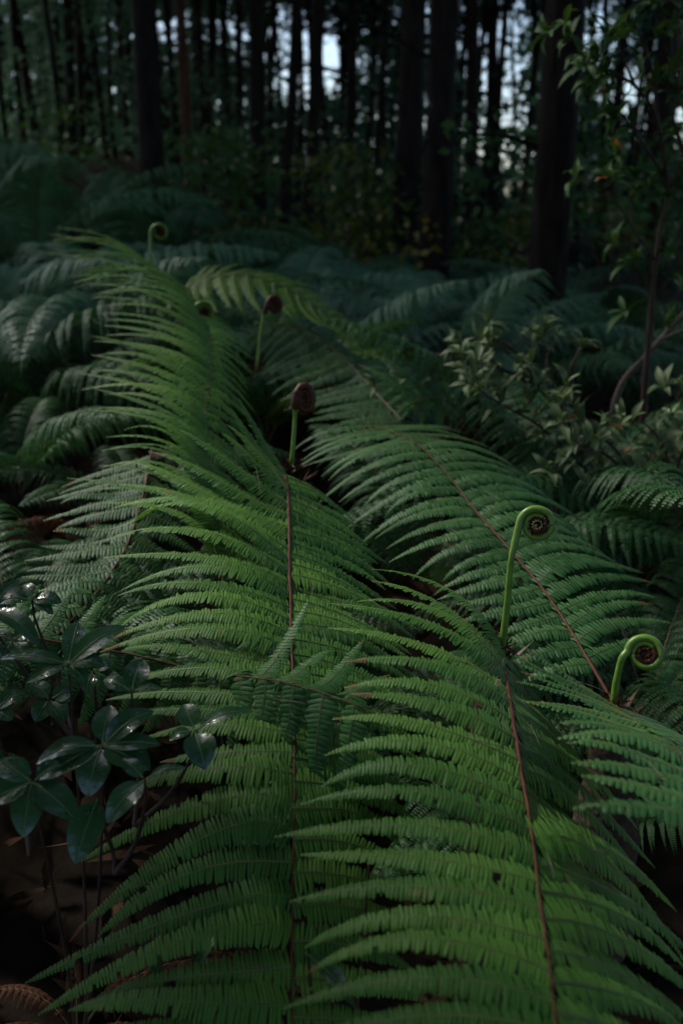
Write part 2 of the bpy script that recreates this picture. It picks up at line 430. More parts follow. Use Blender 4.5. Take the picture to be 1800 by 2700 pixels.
def fiddlehead(parent, base_loc, stalk, centre, r0, turns=2.6, sr=0.0045, yaw=0.0, ccw=False, squash=1.0, core=0.45, brown=False, tips=True, coil=1.0):
    """a crozier: stalk points (x,y,d), coil centre (x,y,d), outer radius in metres"""
    c = at(*centre)
    f = nrm(c - EYE); r = nrm(np.cross(f, [0, 0, 1])); u = np.cross(r, f)
    cy, sy = math.cos(yaw), math.sin(yaw)
    r = r * cy + f * sy; f = np.cross(u, r)
    sg = -1 if ccw else 1
    th = np.linspace(0, turns * 2 * math.pi, 90)
    rr = r0 * (1 - 0.86 * (th / th[-1]) ** 1.0)
    a0 = math.pi                       # starts at the left of the coil, rises over the top
    ang = a0 - th
    tilt = 0.18 * r0 * (th / th[-1])
    sp = c + (np.cos(ang) * rr)[:, None] * r * sg * squash + (np.sin(ang) * rr)[:, None] * u - tilt[:, None] * f * 0
    st = [at(*p) for p in stalk]
    path = np.vstack([catmull(st + [sp[0]], 22)[:-1], sp])
    rad = np.concatenate([np.linspace(sr * 1.15, sr * .95, 16), np.linspace(sr, sr * coil, 5), sr * coil * (1 - 0.62 * (th / th[-1]) ** 0.8)])
    fh = empty('fiddlehead', (0, 0, 0), parent)
    # stop the green tube where the scaly core begins
    k = 21 + max(-4, int(90 * (1 - core)))
    mb = MB(); mb.tube(path[:k + 1], rad[:k + 1], 8, jit=0.02)
    obj('stalk', mb.mesh('stalk', M['scale_brown'] if brown else M['stalk'], base_loc), fh)
    mc = MB(); mc.tube(path[k:], rad[k:] * 1.25, 7, jit=0.1)
    # scales and little rolled leaflets on the inner turns
    n = 150; q = path[rng.integers(k - 14, len(path), n)]
    d = nrm(rng.normal(size=(n, 3)) - f * 0.6); l = rng.uniform(0.12, 0.32, (n, 1)) * r0; s_ = nrm(np.cross(d, f)) * 0.03 * r0
    v = np.stack([q - s_, q + s_, q + d * l], 1).reshape(-1, 3)
    mc.add(v, t=np.arange(n * 3).reshape(-1, 3))
    # short bristles over the outside of the brown turns
    n = 320; ii = rng.integers(k, len(path), n); tg = nrm(np.gradient(path, axis=0))[ii]
    rd = nrm(np.cross(tg, rng.normal(size=(n, 3)))); q = path[ii] + rd * rad[ii][:, None] * 1.1
    d = nrm(rd + tg * rng.uniform(.2, 1.2, (n, 1))); s_ = nrm(np.cross(d, rd + .01)) * 0.035 * r0
    v = np.stack([q - s_, q + s_, q + d * rng.uniform(.06, .2, (n, 1)) * r0], 1).reshape(-1, 3)
    mc.add(v, t=np.arange(n * 3).reshape(-1, 3))
    # disc of packed scales filling the eye
    n = 90; a = rng.uniform(0, 2 * math.pi, n); q0 = rng.uniform(0, .5, n) * r0
    q = c + (np.cos(a) * q0)[:, None] * r * squash + (np.sin(a) * q0)[:, None] * u - f * 0.0 + f * rng.uniform(-.1, .15, n)[:, None] * r0
    d = nrm(np.cos(a)[:, None] * r + np.sin(a)[:, None] * u - f * 0.5); s_ = nrm(np.cross(d, f)) * 0.07 * r0
    v = np.stack([q - s_, q + s_, q + d * 0.25 * r0], 1).reshape(-1, 3)
    mc.add(v, t=np.arange(n * 3).reshape(-1, 3))
    obj('scaly_core', mc.mesh('scaly_core', M['scale_brown'], base_loc), fh)
    if tips:
        mt = MB(); m_ = 11
        for j in range(m_):
            a = 2 * math.pi * j / m_ + 0.2
            p0 = c + (math.cos(a) * r * squash + math.sin(a) * u) * r0 * 0.34 - f * 0.30 * sr
            p1 = c + (math.cos(a) * r * squash + math.sin(a) * u) * r0 * 0.20 - f * 0.9 * sr
            mt.tube(np.array([p0, (p0 + p1) / 2 - f * .2 * sr, p1]), [0.00055, 0.0012, 0.0010], 6)
        obj('rolled_tips', mt.mesh('rolled_tips', M['crozier_tip'], base_loc), fh)
    # rusty scales where the stalk leaves the crown
    ms = MB(); n = 60; b = st[0]; q = b + rng.normal(size=(n, 3)) * [0.008, 0.008, 0.006]
    d = nrm(rng.normal(size=(n, 3)) + [0, 0, 0.9]); l = rng.uniform(.008, .026, (n, 1)); s_ = nrm(np.cross(d, f)) * 0.0012
    v = np.stack([q - s_, q + s_, q + d * l], 1).reshape(-1, 3); ms.add(v, t=np.arange(n * 3).reshape(-1, 3))
    obj('scales', ms.mesh('scales', M['scale_brown'], base_loc), fh)
    return fh

def fern_root(label, crown, group='ferns with traced fronds', ground_drop=None):
    c = at(*crown); g = float(ground_z(c[0], c[1]))
    g = min(g, c[2] - 0.06)
    base = np.array([c[0], c[1] + 0.02, g])
    o = empty('fern', base); tag(o, label, 'fern', 'ferns of the foreground clump')
    rootstock(o, base, c + np.array([0, 0.03, -0.02]))
    return o, base

# --- middle fern: frond running down the centre towards the camera
f1, b1 = fern_root('large fern whose lit red-ribbed frond runs down the middle towards the viewer', (752, 1250, 1.62))
trace_frond(f1, b1,
    [(750, 1235, 1.66), (752, 1262, 1.60), (758, 1320, 1.52), (759, 1450, 1.40), (764, 1660, 1.22), (769, 1850, 1.10), (772, 2050, 0.99), (770, 2344, 0.915), (763, 2760, 0.83), (758, 3000, .79)],
    [(752, 1262, (680, 1150, .03), (637, 1064, .05)), (755, 1290, (650, 1170, .03), (590, 1100, .06)), (758, 1330, (620, 1225, .0), (480, 1124, .04)),
     (759, 1395, (560, 1290, .02), (330, 1235, .08)), (759, 1450, (530, 1320, .0), (280, 1320, .05)), (760, 1490, (520, 1350, -.02), (304, 1390, .03)),
     (760, 1530, (545, 1455, -.02), (285, 1500, .02)), (763, 1600, (540, 1530, -.02), (310, 1570, .02)), (764, 1660, (530, 1600, -.02), (305, 1700, .0)),
     (766, 1740, (540, 1690, -.01), (290, 1720, .02)), (769, 1850, (560, 1830, .0), (330, 1870, .04)), (772, 1960, (560, 1950, .0), (340, 2010, .04)), (772, 2030, (574, 2030, -.01), (330, 2095, .03)),
     (772, 2112, (574, 2115, -.01), (230, 2287, .02)), (771, 2187, (560, 2200, -.01), (184, 2422, .0)), (770, 2264, (560, 2285, -.01), (178, 2460, .02)), (770, 2344, (560, 2360, -.01), (166, 2597, .0)),
     (768, 2440, (520, 2470, -.01), (140, 2640, .03)), (766, 2603, (500, 2613, -.01), (166, 2660, .03)), (763, 2760, (500, 2720, .0), (195, 2720, .04))],
    [(752, 1262, (830, 1290, .03), (900, 1350, .05)), (758, 1320, (870, 1370, .03), (990, 1450, .05)), (759, 1450, (900, 1500, .02), (1060, 1600, .04)),
     (764, 1660, (920, 1690, .02), (1080, 1790, .03)), (769, 1850, (930, 1880, .02), (1090, 1960, .03)), (772, 2050, (940, 2070, .02), (1110, 2150, .04)),
     (770, 2344, (950, 2360, .02), (1130, 2420, .05)), (763, 2760, (950, 2770, .02), (1140, 2830, .04))],
    pitch=0.0305, mat='fern_bright', rr=0.0040, t0=0.03, t1=0.985, ppitch=0.0038, lob=(0.64, 0.44), r0=.05, fill=.50, tdrop=.08, tip_jit=.075)
fiddlehead(f1, b1, [(768, 1225, 1.66), (773, 1170, 1.655), (777, 1110, 1.65)], (804, 1054, 1.645), 0.0245, turns=2.3, sr=0.0036, yaw=0.25, squash=.62, core=1.04, tips=False, coil=1.75)

# --- right fern: nearest frond
f2, b2 = fern_root('nearest fern, its broad bright frond filling the lower right', (1322, 1725, 1.17))
trace_frond(f2, b2,
    [(1318, 1715, 1.19), (1328, 1745, 1.145), (1337, 1798, 1.08), (1353, 1890, 1.00), (1382, 2070, .91), (1411, 2258, .835), (1431, 2413, .775), (1448, 2540, .735), (1475, 2760, .665), (1500, 2980, .62)],
    [(1324, 1730, (1225, 1580, .03), (985, 1490, .08)), (1328, 1750, (1190, 1595, .02), (945, 1520, .06)), (1333, 1790, (1160, 1630, .02), (915, 1575, .05)), (1337, 1810, (1145, 1665, .01), (903, 1629, .04)), (1345, 1850, (1150, 1740, .0), (900, 1735, .02)), (1358, 1940, (1160, 1845, .0), (925, 1840, .02)),
     (1368, 1990, (1150, 1895, .0), (906, 1890, .02)), (1382, 2085, (1130, 1980, .0), (838, 2020, .02)), (1392, 2150, (1130, 2050, .0), (838, 2089, .02)), (1405, 2240, (1130, 2155, .0), (815, 2180, .02)), (1420, 2330, (1130, 2270, .0), (790, 2270, .02)), (1428, 2396, (1130, 2338, .0), (780, 2407, .02)),
     (1438, 2476, (1130, 2410, .0), (803, 2482, .02)), (1449, 2557, (1130, 2482, .0), (798, 2530, .02)), (1460, 2649, (1130, 2591, .0), (778, 2657, .02)), (1475, 2760, (1130, 2700, .0), (760, 2790, .02))],
    [(1325, 1735, (1400, 1785, .05), (1480, 1920, .06)), (1337, 1798, (1430, 1880, .04), (1560, 2060, .05)), (1353, 1890, (1500, 1985, .05), (1640, 2180, .12)), (1385, 2085, (1555, 2190, .05), (1740, 2400, .12)), (1411, 2258, (1600, 2315, .045), (1830, 2530, .11)),
     (1431, 2413, (1640, 2465, .045), (1880, 2660, .11)), (1448, 2540, (1660, 2590, .045), (1900, 2800, .11)), (1475, 2760, (1690, 2800, .045), (1930, 3000, .11))],
    pitch=0.0290, mat='fern_bright', rr=0.0038, t0=0.03, t1=0.98, ppitch=0.0036, lob=(0.60, 0.46), r0=.07, fill=.50, tdrop=.07, tip_jit=.06)
fiddlehead(f2, b2, [(1322, 1718, 1.19), (1335, 1600, 1.18), (1346, 1480, 1.17)], (1415, 1384, 1.165), 0.0205, turns=2.5, sr=0.0040, core=0.46, coil=1.2)

# --- far right fern: one frond leaning back, one frond coming forward out of the frame
f3, b3 = fern_root('fern at the right edge with one frond leaning back behind a coiled shoot', (1625, 1868, 1.25))
trace_frond(f3, b3,
    [(1618, 1858, 1.26), (1566, 1770, 1.30), (1531, 1712, 1.335), (1474, 1621, 1.40), (1417, 1541, 1.46), (1342, 1452, 1.54), (1244, 1340, 1.66), (1170, 1242, 1.76), (1089, 1167, 1.88), (1029, 1139, 1.97), (960, 1118, 2.05)],
    [(1585, 1800, (1530, 1805, .0), (1470, 1850, .0)), (1531, 1712, (1440, 1720, -.02), (1320, 1770, -.02)), (1474, 1621, (1370, 1640, -.02), (1250, 1690, -.02)), (1417, 1541, (1310, 1560, -.02), (1175, 1590, -.02)), (1350, 1462, (1235, 1490, -.03), (1165, 1550, -.02)),
     (1280, 1380, (1165, 1395, -.03), (1035, 1460, -.03)), (1244, 1340, (1120, 1345, -.03), (990, 1415, -.02)), (1170, 1242, (1050, 1275, -.03), (934, 1374, -.02)), (1120, 1195, (990, 1215, -.03), (865, 1309, -.02)), (1060, 1150, (930, 1175, -.03), (800, 1220, -.02)), (970, 1122, (880, 1130, -.02), (780, 1190, -.02))],
    [(1585, 1800, (1630, 1770, .03), (1700, 1760, .06)), (1531, 1712, (1620, 1665, .03), (1760, 1640, .06)), (1474, 1621, (1590, 1570, .03), (1740, 1560, .06)), (1417, 1541, (1530, 1490, .03), (1680, 1530, .06)), (1359, 1472, (1480, 1430, .03), (1645, 1495, .06)),
     (1290, 1390, (1420, 1355, .03), (1560, 1430, .06)), (1227, 1318, (1350, 1290, .03), (1497, 1365, .06)), (1170, 1242, (1300, 1235, .03), (1440, 1317, .06)), (1089, 1167, (1230, 1175, .03), (1382, 1253, .06)), (1000, 1130, (1110, 1125, .03), (1240, 1150, .06))],
    pitch=0.0335, mat='fern_deep', rr=0.0036, t0=0.06, t1=1.0, ppitch=0.0052, lob=0.44)
trace_frond(f3, b3,
    [(1622, 1862, 1.25), (1660, 1890, 1.12), (1720, 1925, 1.02), (1810, 2005, .90), (1890, 2110, .80), (1960, 2260, .70)],
    [(1626, 1866, (1480, 1765, .02), (1302, 1695, .02)), (1640, 1878, (1500, 1800, .02), (1330, 1735, .02)), (1665, 1893, (1540, 1832, .02), (1380, 1785, .03)), (1720, 1925, (1570, 1885, .02), (1400, 1859, .03)), (1810, 2005, (1650, 1935, .0), (1477, 1933, .0)), (1850, 2060, (1680, 1980, .0), (1474, 1975, .0)), (1890, 2110, (1710, 2040, .0), (1514, 2030, .0)), (1930, 2190, (1750, 2125, .0), (1554, 2125, .0))],
    [(1640, 1878, (1720, 1900, .05), (1800, 1960, .08)), (1810, 2005, (1930, 2040, .02), (2060, 2140, .03)), (1930, 2190, (2080, 2230, .02), (2200, 2330, .02))],
    pitch=0.036, mat='fern_deep', rr=0.004, t0=0.02, t1=0.97, ppitch=0.0054, lob=0.5)
fiddlehead(f3, b3, [(1616, 1860, 1.255), (1623, 1800, 1.25), (1637, 1740, 1.245)], (1700, 1724, 1.24), 0.0215, turns=2.7, sr=0.0045, core=0.5, tips=False, coil=1.2)

# --- left-hand fern behind, sweeping frond
f4, b4 = fern_root('fern behind the middle one with a frond sweeping down and its leaflets streaming left', (556, 872, 2.30))
trace_frond(f4, b4,
    [(380, 690, 2.66), (440, 748, 2.52), (500, 806, 2.38), (548, 866, 2.25), (556, 930, 2.13), (553, 1000, 2.03), (541, 1104, 1.91), (548, 1253, 1.74), (565, 1403, 1.56), (590, 1540, 1.44)],
    [(395, 705, (300, 640, .0), (143, 622, .0)), (440, 748, (345, 680, -.03), (138, 672, .0)), (500, 806, (400, 725, -.05), (185, 735, -.02)), (550, 890, (430, 790, .0), (253, 781, .02)), (555, 965, (455, 890, .02), (268, 867, .06)), (552, 1020, (459, 943, .02), (264, 903, .06)),
     (541, 1120, (420, 1030, .02), (230, 1021, .06)), (548, 1240, (460, 1130, .03), (300, 1078, .08)), (560, 1340, (460, 1200, .04), (270, 1190, .08)), (575, 1450, (470, 1330, .04), (250, 1300, .06))],
    [(440, 748, (500, 770, .12), (560, 830, .2)), (550, 876, (600, 880, .05), (660, 935, .10)), (553, 1000, (605, 1020, .03), (655, 1090, .06)), (541, 1130, (605, 1170, .02), (665, 1250, .04)), (560, 1340, (640, 1390, .02), (720, 1470, .04))],
    pitch=0.030, mat='fern_bright', rr=0.0042, t0=0.0, t1=0.97, ppitch=0.0052, lob=.46, fill=.5, tdrop=.02)
fiddlehead(f4, b4, [(394, 720, 2.56), (396, 670, 2.56), (397, 640, 2.56)], (421, 613, 2.56), 0.0220, turns=2.2, sr=0.0038, core=0.5, tips=False, coil=1.2)
fiddlehead(f4, b4, [(678, 975, 2.2), (684, 900, 2.2), (693, 840, 2.2)], (724, 805, 2.2), 0.0195, turns=2.3, sr=0.0030, yaw=0.25, squash=.85, core=1.04, tips=False, coil=1.8)
fiddlehead(f4, b4, [(540, 880, 2.35), (520, 860, 2.35), (512, 840, 2.35)], (538, 822, 2.35), 0.024, turns=2.4, sr=0.0050, core=0.4, tips=False)
# the olive frond arching to the right behind it
trace_frond(f4, b4,
    [(470, 800, 2.6), (540, 740, 2.62), (640, 725, 2.6), (740, 752, 2.58), (830, 805, 2.55), (905, 870, 2.52)],
    [(500, 770, (520, 720, .06), (560, 700, .12)), (640, 725, (680, 715, .08), (730, 725, .16)), (830, 805, (860, 800, .06), (895, 830, .1))],
    [(500, 770, (500, 800, -.05), (515, 850, -.1)), (640, 725, (650, 770, -.08), (690, 820, -.15)), (740, 752, (755, 800, -.08), (800, 850, -.14)), (830, 805, (850, 840, -.05), (890, 880, -.08))],
    pitch=0.036, mat='fern_olive', rr=0.004, lod=1, single=True, ppitch=0.0065)

# --- frond low on the left, under the middle frond
f5, b5 = fern_root('dim fern low on the left, its frond half hidden under the middle one', (400, 1190, 1.86))
trace_frond(f5, b5,
    [(402, 1185, 1.86), (396, 1225, 1.80), (373, 1317, 1.69), (333, 1437, 1.57), (276, 1529, 1.47), (200, 1620, 1.38), (110, 1720, 1.29)],
    [(396, 1225, (280, 1260, .0), (150, 1295, .0)), (373, 1310, (260, 1330, .0), (118, 1370, .0)), (356, 1368, (250, 1390, .0), (112, 1405, .0)), (310, 1483, (200, 1500, -.02), (72, 1515, -.02)), (241, 1575, (160, 1580, -.02), (50, 1620, -.02)), (150, 1680, (80, 1690, -.02), (0, 1740, -.02))],
    [(396, 1225, (460, 1265, .0), (540, 1320, .0)), (356, 1368, (440, 1395, .0), (540, 1450, .0)), (310, 1483, (380, 1530, .0), (450, 1610, .0)), (241, 1575, (310, 1625, .0), (360, 1710, .0)), (150, 1680, (200, 1730, .0), (240, 1800, .0))],
    pitch=0.036, mat='fern_shade_tint', rr=0.0038, t0=0.03, t1=0.97, ppitch=0.0056)

# --- the frond that crosses the middle from the left
f6, b6 = fern_root('fern off to the left whose thin red-ribbed frond crosses the middle one', (-260, 1640, 1.22))
trace_frond(f6, b6,
    [(-260, 1630, 1.24), (0, 1665, 1.24), (132, 1687, 1.24), (276, 1710, 1.235), (396, 1735, 1.225), (520, 1762, 1.20), (631, 1781, 1.10), (775, 1804, 1.04), (900, 1844, 1.0), (990, 1880, .97)],
    [(-100, 1650, (-60, 1580, .05), (-20, 1520, .1)), (132, 1687, (180, 1620, .05), (230, 1570, .1)), (396, 1735, (450, 1680, .1), (520, 1620, .18)), (640, 1783, (700, 1720, .1), (790, 1650, .2)), (700, 1793, (770, 1680, .04), (832, 1569, .07)), (735, 1798, (800, 1730, .06), (880, 1690, .1)), (900, 1844, (960, 1800, .06), (1030, 1770, .1))],
    [(0, 1665, (-40, 1770, -.01), (-80, 1880, .0)), (140, 1690, (110, 1790, -.01), (52, 1910, .0)), (320, 1720, (290, 1830, -.01), (224, 1948, .02)), (500, 1757, (480, 1850, .0), (440, 1960, .02)), (683, 1790, (660, 1900, -.01), (631, 2010, .0)), (786, 1807, (775, 1915, -.01), (752, 2022, .0)), (850, 1827, (835, 1950, -.01), (804, 2097, .0)), (970, 1872, (960, 1980, .0), (930, 2090, .03))],
    pitch=0.040, mat='fern_deep', rr=0.0028, t0=0.05, t1=0.98, ppitch=0.0050, lob=0.36, tip_jit=0.09)

# --- fern behind the leaning frond
f7, b7 = fern_root('fern between the middle clump and the olive-leaved bush with three upright leaflets', (1180, 1120, 2.35))
trace_frond(f7, b7,
    [(1240, 1120, 2.40), (1215, 1085, 2.34), (1180, 1060, 2.26), (1140, 1050, 2.2), (1090, 1060, 2.14)],
    [(1235, 1110, (1190, 980, .0), (1090, 905, .02)), (1200, 1075, (1130, 960, .0), (1026, 875, .02)), (1150, 1052, (1080, 975, .0), (969, 915, .02)), (1095, 1060, (1010, 1010, .0), (900, 980, .02))],
    [(1235, 1110, (1290, 1120, .0), (1330, 1160, .0)), (1150, 1052, (1150, 1100, .0), (1150, 1150, .0)), (1095, 1060, (1060, 1090, .0), (1030, 1130, .0))],
    pitch=0.040, mat='fern_deep', rr=0.0035, lod=1, single=True, ppitch=0.006)
trace_frond(f7, b7,
    [(1060, 1110, 2.3), (960, 1000, 2.42), (880, 920, 2.5), (790, 865, 2.58), (690, 850, 2.65)],
    [(1030, 1080, (950, 1080, .0), (830, 1110, .0)), (960, 1000, (860, 1030, .0), (740, 1070, .0)), (880, 920, (790, 960, .0), (690, 1020, .0)), (790, 865, (740, 900, .0), (690, 960, .0))],
    [(1030, 1080, (1090, 1040, .05), (1160, 1030, .1)), (960, 1000, (1010, 980, .05), (1080, 1010, .1)), (880, 920, (930, 930, .05), (1000, 990, .05)), (790, 865, (840, 880, .05), (890, 940, .05)), (700, 850, (750, 860, .05), (800, 900, .05))],
    pitch=0.036, mat='fern_deep', rr=0.0035, lod=1, single=True, ppitch=0.006)

rng = np.random.default_rng(12)
# ------------------------------------------------------------------ generic ferns of the undergrowth
def frond_mesh(name, L=1.0, arch=1.0, lod=2, mat='fern_back', pw=0.22, n=30, droop=0.5, bend=0.0):
    s = np.linspace(0, 1, 60)
    el = np.radians(68 - 88 * arch * s ** 0.9)
    step = L / 59
    y = np.concatenate([[0], np.cumsum(np.cos(el[:-1]) * step)]); z = np.concatenate([[0], np.cumsum(np.sin(el[:-1]) * step)])
    x = bend * s ** 2 * L
    R = np.stack([x, y, z], -1); T = nrm(np.gradient(R, axis=0))
    mb = MB()
    mb.tube(R[::4], np.linspace(0.004, 0.001, 15) * L, 5, m=2)
    t0 = 0.16
    for k in range(n):
        t = t0 + (1 - t0) * (k + 0.5) / n
        i = t * 59; b = np.array([np.interp(i, np.arange(60), R[:, c]) for c in range(3)]); tr = T[int(i)]
        lw = pw * L * np.interp(t, [0.16, .3, .5, .75, .92, 1.0], [.55, .92, 1.0, .78, .35, .08])
        for sd_ in (-1, 1):
            out = np.array([sd_, 0, 0.0]) + tr * rng.uniform(.15, .35) + rng.normal(size=3) * 0.05
            out = nrm(out); nv = nrm(np.cross(tr, out)) * 1.0
            if nv[2] < 0: nv = -nv
            ll = lw * rng.uniform(.9, 1.08)
            mid = b + out * ll * 0.52 + nv * ll * 0.06
            tip = b + out * ll * 0.93 + tr * ll * .12 - np.array([0, 0, 1]) * ll * droop * rng.uniform(.7, 1.3)
            pinna_geo(mb, b, mid, tip, nv, L * (1 - t0) / n * 0.52, 0.008 * L if lod == 2 else 0.007 * L, lod=lod, seed_jit=1.0)
    return mb.mesh(name, [M[mat], M['costa'], M['rachis_back']])

VAR = {
    'fern_back': [frond_mesh('frond', 1.0, a, 2, 'fern_back', pw, 34, dr, bd) for a, pw, dr, bd in ((1.0, .21, .4, .0), (1.15, .23, .55, .12), (.85, .20, .35, -.12), (1.05, .24, .5, -.06), (1.3, .2, .6, .05))],
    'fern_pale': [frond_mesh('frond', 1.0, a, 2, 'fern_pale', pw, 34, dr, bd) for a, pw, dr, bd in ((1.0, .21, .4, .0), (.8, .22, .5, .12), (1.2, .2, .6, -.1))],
    'fern_shade_tint': [frond_mesh('frond', 1.0, a, 2, 'fern_shade_tint', pw, 34, dr, bd) for a, pw, dr, bd in ((1.0, .19, .45, .0), (.75, .2, .5, .14), (1.25, .18, .6, -.1), (.9, .2, .4, -.05))],
    'fern_olive': [frond_mesh('frond', 1.0, a, 2, 'fern_olive', pw, 26, dr, bd) for a, pw, dr, bd in ((1.0, .18, .4, .0), (.8, .2, .55, .12))],
    'fern_dead': [frond_mesh('frond', 0.8, a, 2, 'fern_dead', pw, 20, dr, bd) for a, pw, dr, bd in ((1.55, .085, .9, .1), (1.8, .07, 1.0, -.2), (1.4, .09, 1.2, .2))],
}
def bush_fern(x, y, label, h=0.9, nf=7, mat='fern_back', az0=None, spread=2 * math.pi, group='ferns of the undergrowth', lift=0.0, tilt=0.0, cat='fern', name='fern'):
    g = float(ground_z(x, y)) + lift
    root = empty(name, (x, y, g)); tag(root, label, cat, group)
    az0 = rng.uniform(0, 6.28) if az0 is None else az0
    for k in range(nf):
        o = obj('frond', VAR[mat][int(rng.integers(len(VAR[mat])))], root)
        a = az0 + (k + rng.uniform(-.3, .3)) / nf * spread
        sc = h * rng.uniform(.8, 1.15)
        o.scale = (sc, sc, sc * rng.uniform(.85, 1.1))
        o.rotation_euler = (rng.uniform(-.18, .18) + tilt, rng.uniform(-.15, .15), a)
        o.location = (0, 0, 0)
    return root

def gx(px, d): return (px - 900) / FPX * d
# (photo x, distance, size, fronds, label)
BACK = [
    (60, 4.0, 1.15, 8, 'tall blurred fern highest on the left bank'),
    (300, 3.7, 1.05, 8, 'blurred silvery fern below the dark trunk on the left'),
    (-20, 3.0, 0.95, 7, 'dim fern at the left edge below the silvery ones'),
    (120, 2.9, 0.75, 7, 'shaded fern just left of the small coiled shoot'),
    (520, 4.2, 0.9, 7, 'dark green fern behind the small coiled shoot'),
    (760, 4.6, 0.9, 7, 'blurred fern in front of the yellow-leaved bush'),
    (860, 3.5, 0.85, 8, 'pale blue-green fern right of the arching olive frond'),
    (1010, 4.6, 0.95, 8, 'blurred fern below the pair of thick trunks'),
    (1040, 3.2, 0.75, 7, 'fern with rusty dead leaves behind the leaning frond'),
    (1240, 3.6, 0.80, 8, 'pale arching fern just left of the thickest trunk'),
    (1220, 5.2, 0.75, 7, 'low blurred fern beside the thickest trunk'),
    (1680, 4.6, 0.85, 8, 'dark fern right of the thickest trunk'),
    (1780, 3.6, 0.9, 7, 'dark fern at the right edge behind the bush'),
    (1450, 3.5, 0.72, 7, 'fern in front of the foot of the thickest trunk'),
    (640, 6.5, 0.9, 7, 'far dark fern under the leaning thin trunks'),
    (1450, 6.8, 1.0, 7, 'far fern behind the thickest trunk'),
    (1120, 6.6, 0.9, 7, 'far fern under the pair of thick trunks'),
    (880, 6.8, 0.9, 7, 'far fern under the yellow-leaved bush'),
    (420, 5.8, 1.1, 7, 'far fern at the foot of the dark left trunk'),
    (120, 5.8, 1.2, 7, 'far fern topmost on the left bank'),
    (-40, 7.2, 1.2, 7, 'far fern at the left edge, up the bank'),
    (270, 7.4, 1.2, 7, 'far fern up the bank left of the thick left trunk'),
    (60, 9.0, .9, 7, 'farthest fern up the bank near the left edge'),
    (480, 7.8, 1.1, 7, 'far fern up the bank right of the thick left trunk'),
    (-30, 1.5, .6, 7, 'dark fern behind the glossy evergreen leaves'),
]
for (px, d, h, nf, lab) in BACK:
    bush_fern(gx(px, d), d, lab, h, nf, 'fern_pale' if lab.startswith(('pale', 'blurred', 'tall')) else 'fern_shade_tint' if lab.startswith(('shaded', 'dim', 'dark')) else 'fern_back')
# ferns filling the shade under and beside the foreground clump
LOW = [
    (1500, 2.3, .75, 7, 'shaded fern under the olive-leaved bush on the right'),
    (1720, 2.0, .75, 7, 'shaded fern at the right edge below the bush'),
    (1800, 1.55, .65, 7, 'dark fern behind the rightmost coiled shoot'),
    (1150, 1.95, .6, 6, 'small dark fern under the leaning frond'),
    (330, 2.25, .5, 6, 'dim fern under the leaflets streaming left'),
    (20, 2.3, .6, 6, 'dark fern at the left edge above the dead brown fronds'),
    (1060, 1.45, .5, 6, 'small dark fern in the gap below the leaning frond'),
    (420, 1.5, .5, 6, 'small dark fern under the middle frond on its left'),
    (1640, 1.3, .42, 6, 'small dark fern under the forward right frond'),
]
for (px, d, h, nf, lab) in LOW:
    bush_fern(gx(px, d), d, lab, h, nf, 'fern_shade_tint', lift=-0.02)
bush_fern(gx(700, 2.9), 2.9, 'yellow-green fern behind the dark coiled shoot', .75, 7, 'fern_olive')
bush_fern(gx(40, 1.75), 1.75, 'withered brown fern in the gap at the left edge', .42, 4, 'fern_dead', lift=-.02)
bush_fern(gx(230, 1.9), 1.9, 'withered brown fern under the dim left frond', .4, 4, 'fern_dead', lift=.05)
bush_fern(gx(40, .95), .95, 'withered brown fern in the bottom left corner', .36, 8, 'fern_dead', lift=.02)
bush_fern(gx(1020, 3.0), 2.85, 'withered rusty fern behind the three upright leaflets', .5, 8, 'fern_dead', lift=.12)

rng = np.random.default_rng(13)
# ------------------------------------------------------------------ single leaves
def leaf_geo(mb, base, tip, width, nv, arch=0.12, fold=0.25, rows=9, m=0, rib=None, wave=0.03, shape=0.85, power=0.8):
    base = np.asarray(base, float); tip = np.asarray(tip, float); L = np.linalg.norm(tip - base)
    T = (tip - base) / max(L, 1e-6); nv = nrm(nv - (nv @ T) * T); B = np.cross(nv, T)
    u = np.linspace(0, 1, rows); prof = np.sin(np.pi * u ** shape) ** power * (1 - 0.12 * u); prof[0] = .06; prof[-1] = .015
    ctr = base + np.outer(u, T) * L + np.outer(np.sin(np.pi * u) * arch * L - u ** 2 * arch * .6 * L, nv)
    c = np.array([-1, -.55, 0, .55, 1.0])
    wv = wave * L * np.sin(u * 9 + rng.uniform(0, 6))[:, None] * np.abs(c)[None]
    V = ctr[:, None] + (prof * width / 2)[:, None, None] * c[None, :, None] * B[None, None] \
        + ((np.abs(c) ** 1.3)[None] * (prof * width / 2 * fold)[:, None] + wv)[..., None] * nv[None, None]
    V[:, 2] += -nv * width * 0.015
    idx = np.arange(rows * 5).reshape(rows, 5)
    q = np.stack([idx[:-1, :-1], idx[:-1, 1:], idx[1:, 1:], idx[1:, :-1]], -1).reshape(-1, 4)
    mb.add(V.reshape(-1, 3), q=q, m=m)
    if rib is not None:
        mb.tube(np.vstack([base - T * L * .06, ctr[:-1] + nv * width * .004]), np.linspace(.0011, .0004, rows), 5, m=rib)
    return V

def water_mat():
    m, nt, b, out = principled('water_drop')
    b.inputs['Base Color'].default_value = (0.018, 0.06, 0.022, 1); b.inputs['Roughness'].default_value = 0.06
    b.inputs['Specular IOR Level'].default_value = 0.6; b.inputs['IOR'].default_value = 1.33
    b.inputs['Coat Weight'].default_value = 0.6; b.inputs['Coat Roughness'].default_value = 0.02
    nt.nodes.new('ShaderNodeTexNoise')
    return m
M['water'] = water_mat()

